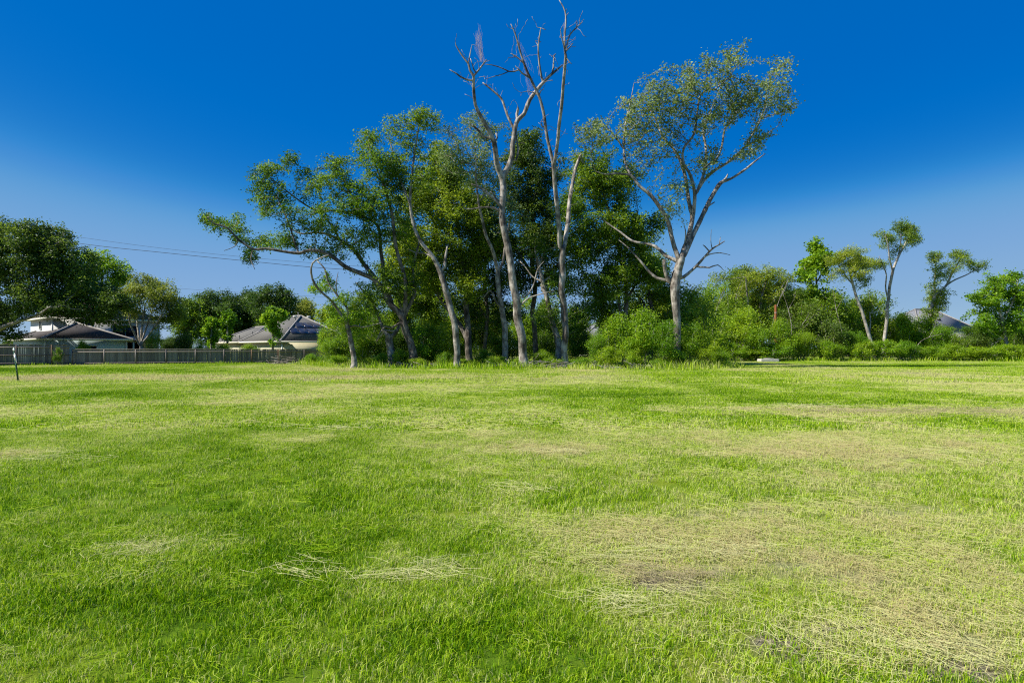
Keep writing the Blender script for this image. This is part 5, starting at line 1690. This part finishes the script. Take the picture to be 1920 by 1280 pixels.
def wire(label, pts, D, rad):
    P = [at(px, py, D) for px, py in pts]
    P = catmull(np.array([[*p, rad] for p in P]), 1.5)
    n = len(P)
    par = np.arange(n) - 1
    main = np.append(np.arange(1, n), -1)
    T = tube(P[:, :3], par, P[:, 3], np.arange(1, n), 5, main)
    o = obj("power_line", mesh_np("power_line", T[0], T[1], M['wire'], None, True))
    tag(o, label, "cable", "power lines over the houses")


wire("thicker lower power line sagging across the sky behind the left trees", [(-240, 400), (130, 454), (300, 473), (460, 489), (600, 502), (800, 514), (1000, 522)], 82, .03)
wire("thinner upper power line across the sky behind the left trees", [(-240, 388), (130, 442), (300, 465), (460, 482), (600, 494), (800, 507), (1000, 514)], 83, .016)
wire("faint lowest power line just above the background oaks", [(-240, 470), (130, 520), (340, 541), (500, 551), (600, 556), (800, 564), (1000, 568)], 96, .014)
wire("short thin cable left of the right house roof", [(1560, 603), (1660, 606), (1745, 605)], 100, .02)
up = empty("utility_pole", ground(1454.5, 73.5))
tag(up, "red-brown wooden pole standing among the bushes of the bank", "pole")
V, Fc = lathe([(.17, -.1), (.155, 3), (.14, 6.5), (.13, 6.55)], 12)
obj("shaft", mesh_np("pole_shaft", V, Fc, M['rust'], None, True), up)
V, Fc = lathe([(.15, 5.6), (.155, 5.6), (.155, 5.66), (.15, 5.66)], 12)
obj("steel_band", mesh_np("steel_band", V, Fc, M['pipe'], None, True), up)

slab = empty("concrete_slab", ground(1440, 66.5))
tag(slab, "small white concrete slab at the field edge before the bank", "slab")
bm = bmesh.new()
bmesh.ops.create_cube(bm, size=1)
for q in bm.verts:
    q.co.x *= 1.9
    q.co.y *= 1.2
    q.co.z = (q.co.z + .5) * .34
bmesh.ops.bevel(bm, geom=list(bm.edges), offset=.05, segments=2, affect='EDGES')
sm_ = bpy.data.meshes.new("slab_block")
bm.to_mesh(sm_)
bm.free()
sm_.materials.append(M['concrete'])
obj("slab_block", sm_, slab)
boxes("lid", [(.1, 0, .365, .8, .7, .05)], M['concrete'], slab)


# ------------------------------------------------------------------ brush and cut hay
def brush(label, px0, px1, D, n, seed, l=(0.6, 2.2), h=.5, rad=.014, mat='twig'):
    r = np.random.default_rng(seed)
    c = ground((px0 + px1) / 2, D)
    hwid = (px1 - px0) / 2 * D / F
    pos, par = [], []
    for i in range(n):
        a = r.random() * 6.283
        q = np.array([r.normal(0, hwid * .5), r.normal(0, .35), r.random() ** 2 * h + .04])
        L = r.uniform(*l)
        d = np.array([math.cos(a), math.sin(a) * .5, r.normal(.12, .2)])
        prev = -1
        for k in range(4):
            p = q + d * (k - 1.5) / 3 * L + r.normal(0, .04, 3)
            p[2] = max(p[2], .03)
            pos.append(p); par.append(prev); prev = len(pos) - 1
    pos, par = np.array(pos), np.array(par)
    main = np.full(len(pos), -1)
    main[par[par >= 0]] = np.where(par >= 0)[0]
    T = tube(pos, par, rad * r.uniform(.6, 1.6, len(pos)), np.where(par >= 0)[0], 4, main)
    o = obj("brush_pile", mesh_np("brush_pile", T[0], T[1], M[mat], None, True))
    o.location = c
    tag(o, label, "brush")


brush("heap of fallen grey twigs at the feet of the dead trees", 930, 1110, 45.2, 50, 1)
brush("dry brown sticks heaped at the grass edge under the right bushes", 1090, 1250, 43.6, 30, 2, (.5, 1.4), .3)
brush("tangle of grey twigs lying before the fence's right end", 495, 560, 56.5, 45, 3, (.6, 2.0), .7, .016, 'bark_dead')
brush("dry fallen branches among the weeds at the broad tree's foot", 720, 830, 46.4, 40, 4, (.5, 1.6), .35)


def hay(label, px, py, rad, n, seed, l=(.1, .34), w=.004, h=.05, aspect=.4, mat='straw', align=None, name="hay_pile"):
    D = F * CAMH / (py - HOR)
    g = ground(px, D)
    m_ = strands(int(n * 1.15), rad * 1.15, l[0], l[1], w * .55, h * .8, seed, mat=M[mat], aspect=aspect, align=align, bundles=max(4, int(n / 28)))
    o = obj(name, m_)
    o.location = (g[0], g[1], float(gz(g[0], g[1])) + .012)
    o["kind"] = "stuff"
    tag(o, label, "hay")


hay("long pale cut stalks heaped on the green foreground grass", 745, 1088, .36, 120, 11, (.06, .5), .0045, .07, .34, align=.12)
hay("loose stalks scattered left of the heaped pale stalks", 575, 1070, .22, 14, 12, (.1, .35), .004, .03, .4, align=-.25)
hay("pale matted stalks curved around the dark bare patch", 1240, 1140, .34, 110, 13, (.1, .34), .0042, .06, .32, align=-.2)
hay("dead grey-brown thatch over the dark bare patch in the right foreground", 1250, 1085, .26, 240, 14, (.06, .22), .004, .07, .5, 'thatch')
hay("wide drift of pale straw above the bare patch on the right", 1330, 1035, .55, 330, 15, (.1, .36), .0042, .06, .4)
hay("pale straw drift in the bottom right corner", 1640, 1195, .75, 300, 16, (.08, .3), .004, .05, .45)
hay("thin straw streak on the grass left of centre foreground", 255, 1040, .42, 120, 17, (.08, .26), .004, .05, .35)
hay("small pale straw streak at the far left middle of the field", 85, 860, .7, 90, 18, (.12, .4), .007, .06, .5)
hay("pale straw clump left of the middle of the field", 640, 803, .9, 70, 19, (.15, .5), .01, .07, .4)
hay("pale straw streak at the middle of the field", 1060, 850, .7, 90, 20, (.12, .4), .008, .06, .35)
hay("pale straw streak right of the middle of the field", 1480, 862, .8, 80, 21, (.12, .4), .008, .06, .35)
hay("pale straw streak on the right side of the field", 1790, 860, 1.1, 120, 22, (.12, .4), .008, .06, .4)
hay("wispy straw patch in the middle foreground", 975, 915, .6, 90, 23, (.1, .34), .006, .05, .4)
hay("long band of brown cut hay across the field's right", 1710, 772, 3.6, 700, 24, (.2, .7), .014, .08, .18, 'thatch')
hay("pale heap of straw at the left end of the brown hay band", 1500, 765, 1.2, 110, 25, (.2, .6), .012, .1, .4)


# ------------------------------------------------------------------ uncut grass along the wood's edge
def fringe(label, pts, n, h0, h1, w, v0, seed, depth):
    """tall uncut grass along a line of (px, D) points"""
    r = np.random.default_rng(seed)
    G = np.array([ground(px, D)[:2] for px, D in pts])
    k = r.integers(0, len(G) - 1, n)
    t = r.random(n)
    b = G[k] + (G[k + 1] - G[k]) * t[:, None] + np.stack([r.normal(0, .3, n), r.normal(0, depth, n)], -1)
    dn = vnoise(b[:, 0], b[:, 1], 1.6)
    ok = r.random(n) < .25 + dn
    b, dn = b[ok], dn[ok]
    n = len(b)
    h = (h0 + (h1 - h0) * r.random(n) ** 2) * (.45 + dn)
    la, ll = r.random(n) * 6.283, h * r.uniform(.1, .7, n)
    wa = r.random(n) * 3.14
    wx, wy = np.cos(wa) * w / 2, np.sin(wa) * w / 2
    dx, dy = np.cos(la) * ll, np.sin(la) * ll
    z = np.full(n, -.02)
    V = np.stack([np.stack([b[:, 0] - wx, b[:, 1] - wy, z], -1), np.stack([b[:, 0] + wx, b[:, 1] + wy, z], -1),
                  np.stack([b[:, 0] + dx * .4 + wx * .7, b[:, 1] + dy * .4 + wy * .7, h * .65], -1),
                  np.stack([b[:, 0] + dx * .4 - wx * .7, b[:, 1] + dy * .4 - wy * .7, h * .65], -1),
                  np.stack([b[:, 0] + dx, b[:, 1] + dy, h], -1)], 1).reshape(-1, 3)
    i5 = np.arange(n)[:, None] * 5
    v = np.clip(v0 + r.normal(0, .16, n) + (vnoise(b[:, 0], b[:, 1], 4) - .5) * .3, 0, 1)
    o = obj("tall_grass", mesh_np("tall_grass", V, [i5 + [0, 1, 2, 3], i5 + [3, 2, 4]], M['grass_blade'], {"v": ('FACE', np.concatenate([v, v]))}))
    tag(o, label, "grass", kind="stuff")


fringe("uncut grass and weeds along the foot of the grove", [(560, 56), (640, 48.5), (720, 45.5), (860, 45), (980, 44.6), (1100, 44), (1230, 43), (1330, 44), (1365, 47), (1372, 56)], 9000, .12, .6, .045, .45, 5, .9)
fringe("uncut grass along the foot of the right bank", [(1475, 69), (1560, 69.5), (1700, 70), (1830, 70), (1960, 69.5)], 5000, .12, .6, .06, .42, 6, .7)
fringe("dry grass tufts along the foot of the fence", [(-40, 50.9), (132, 53.8), (400, 58.2), (600, 62)], 2500, .06, .3, .04, .4, 7, .25)
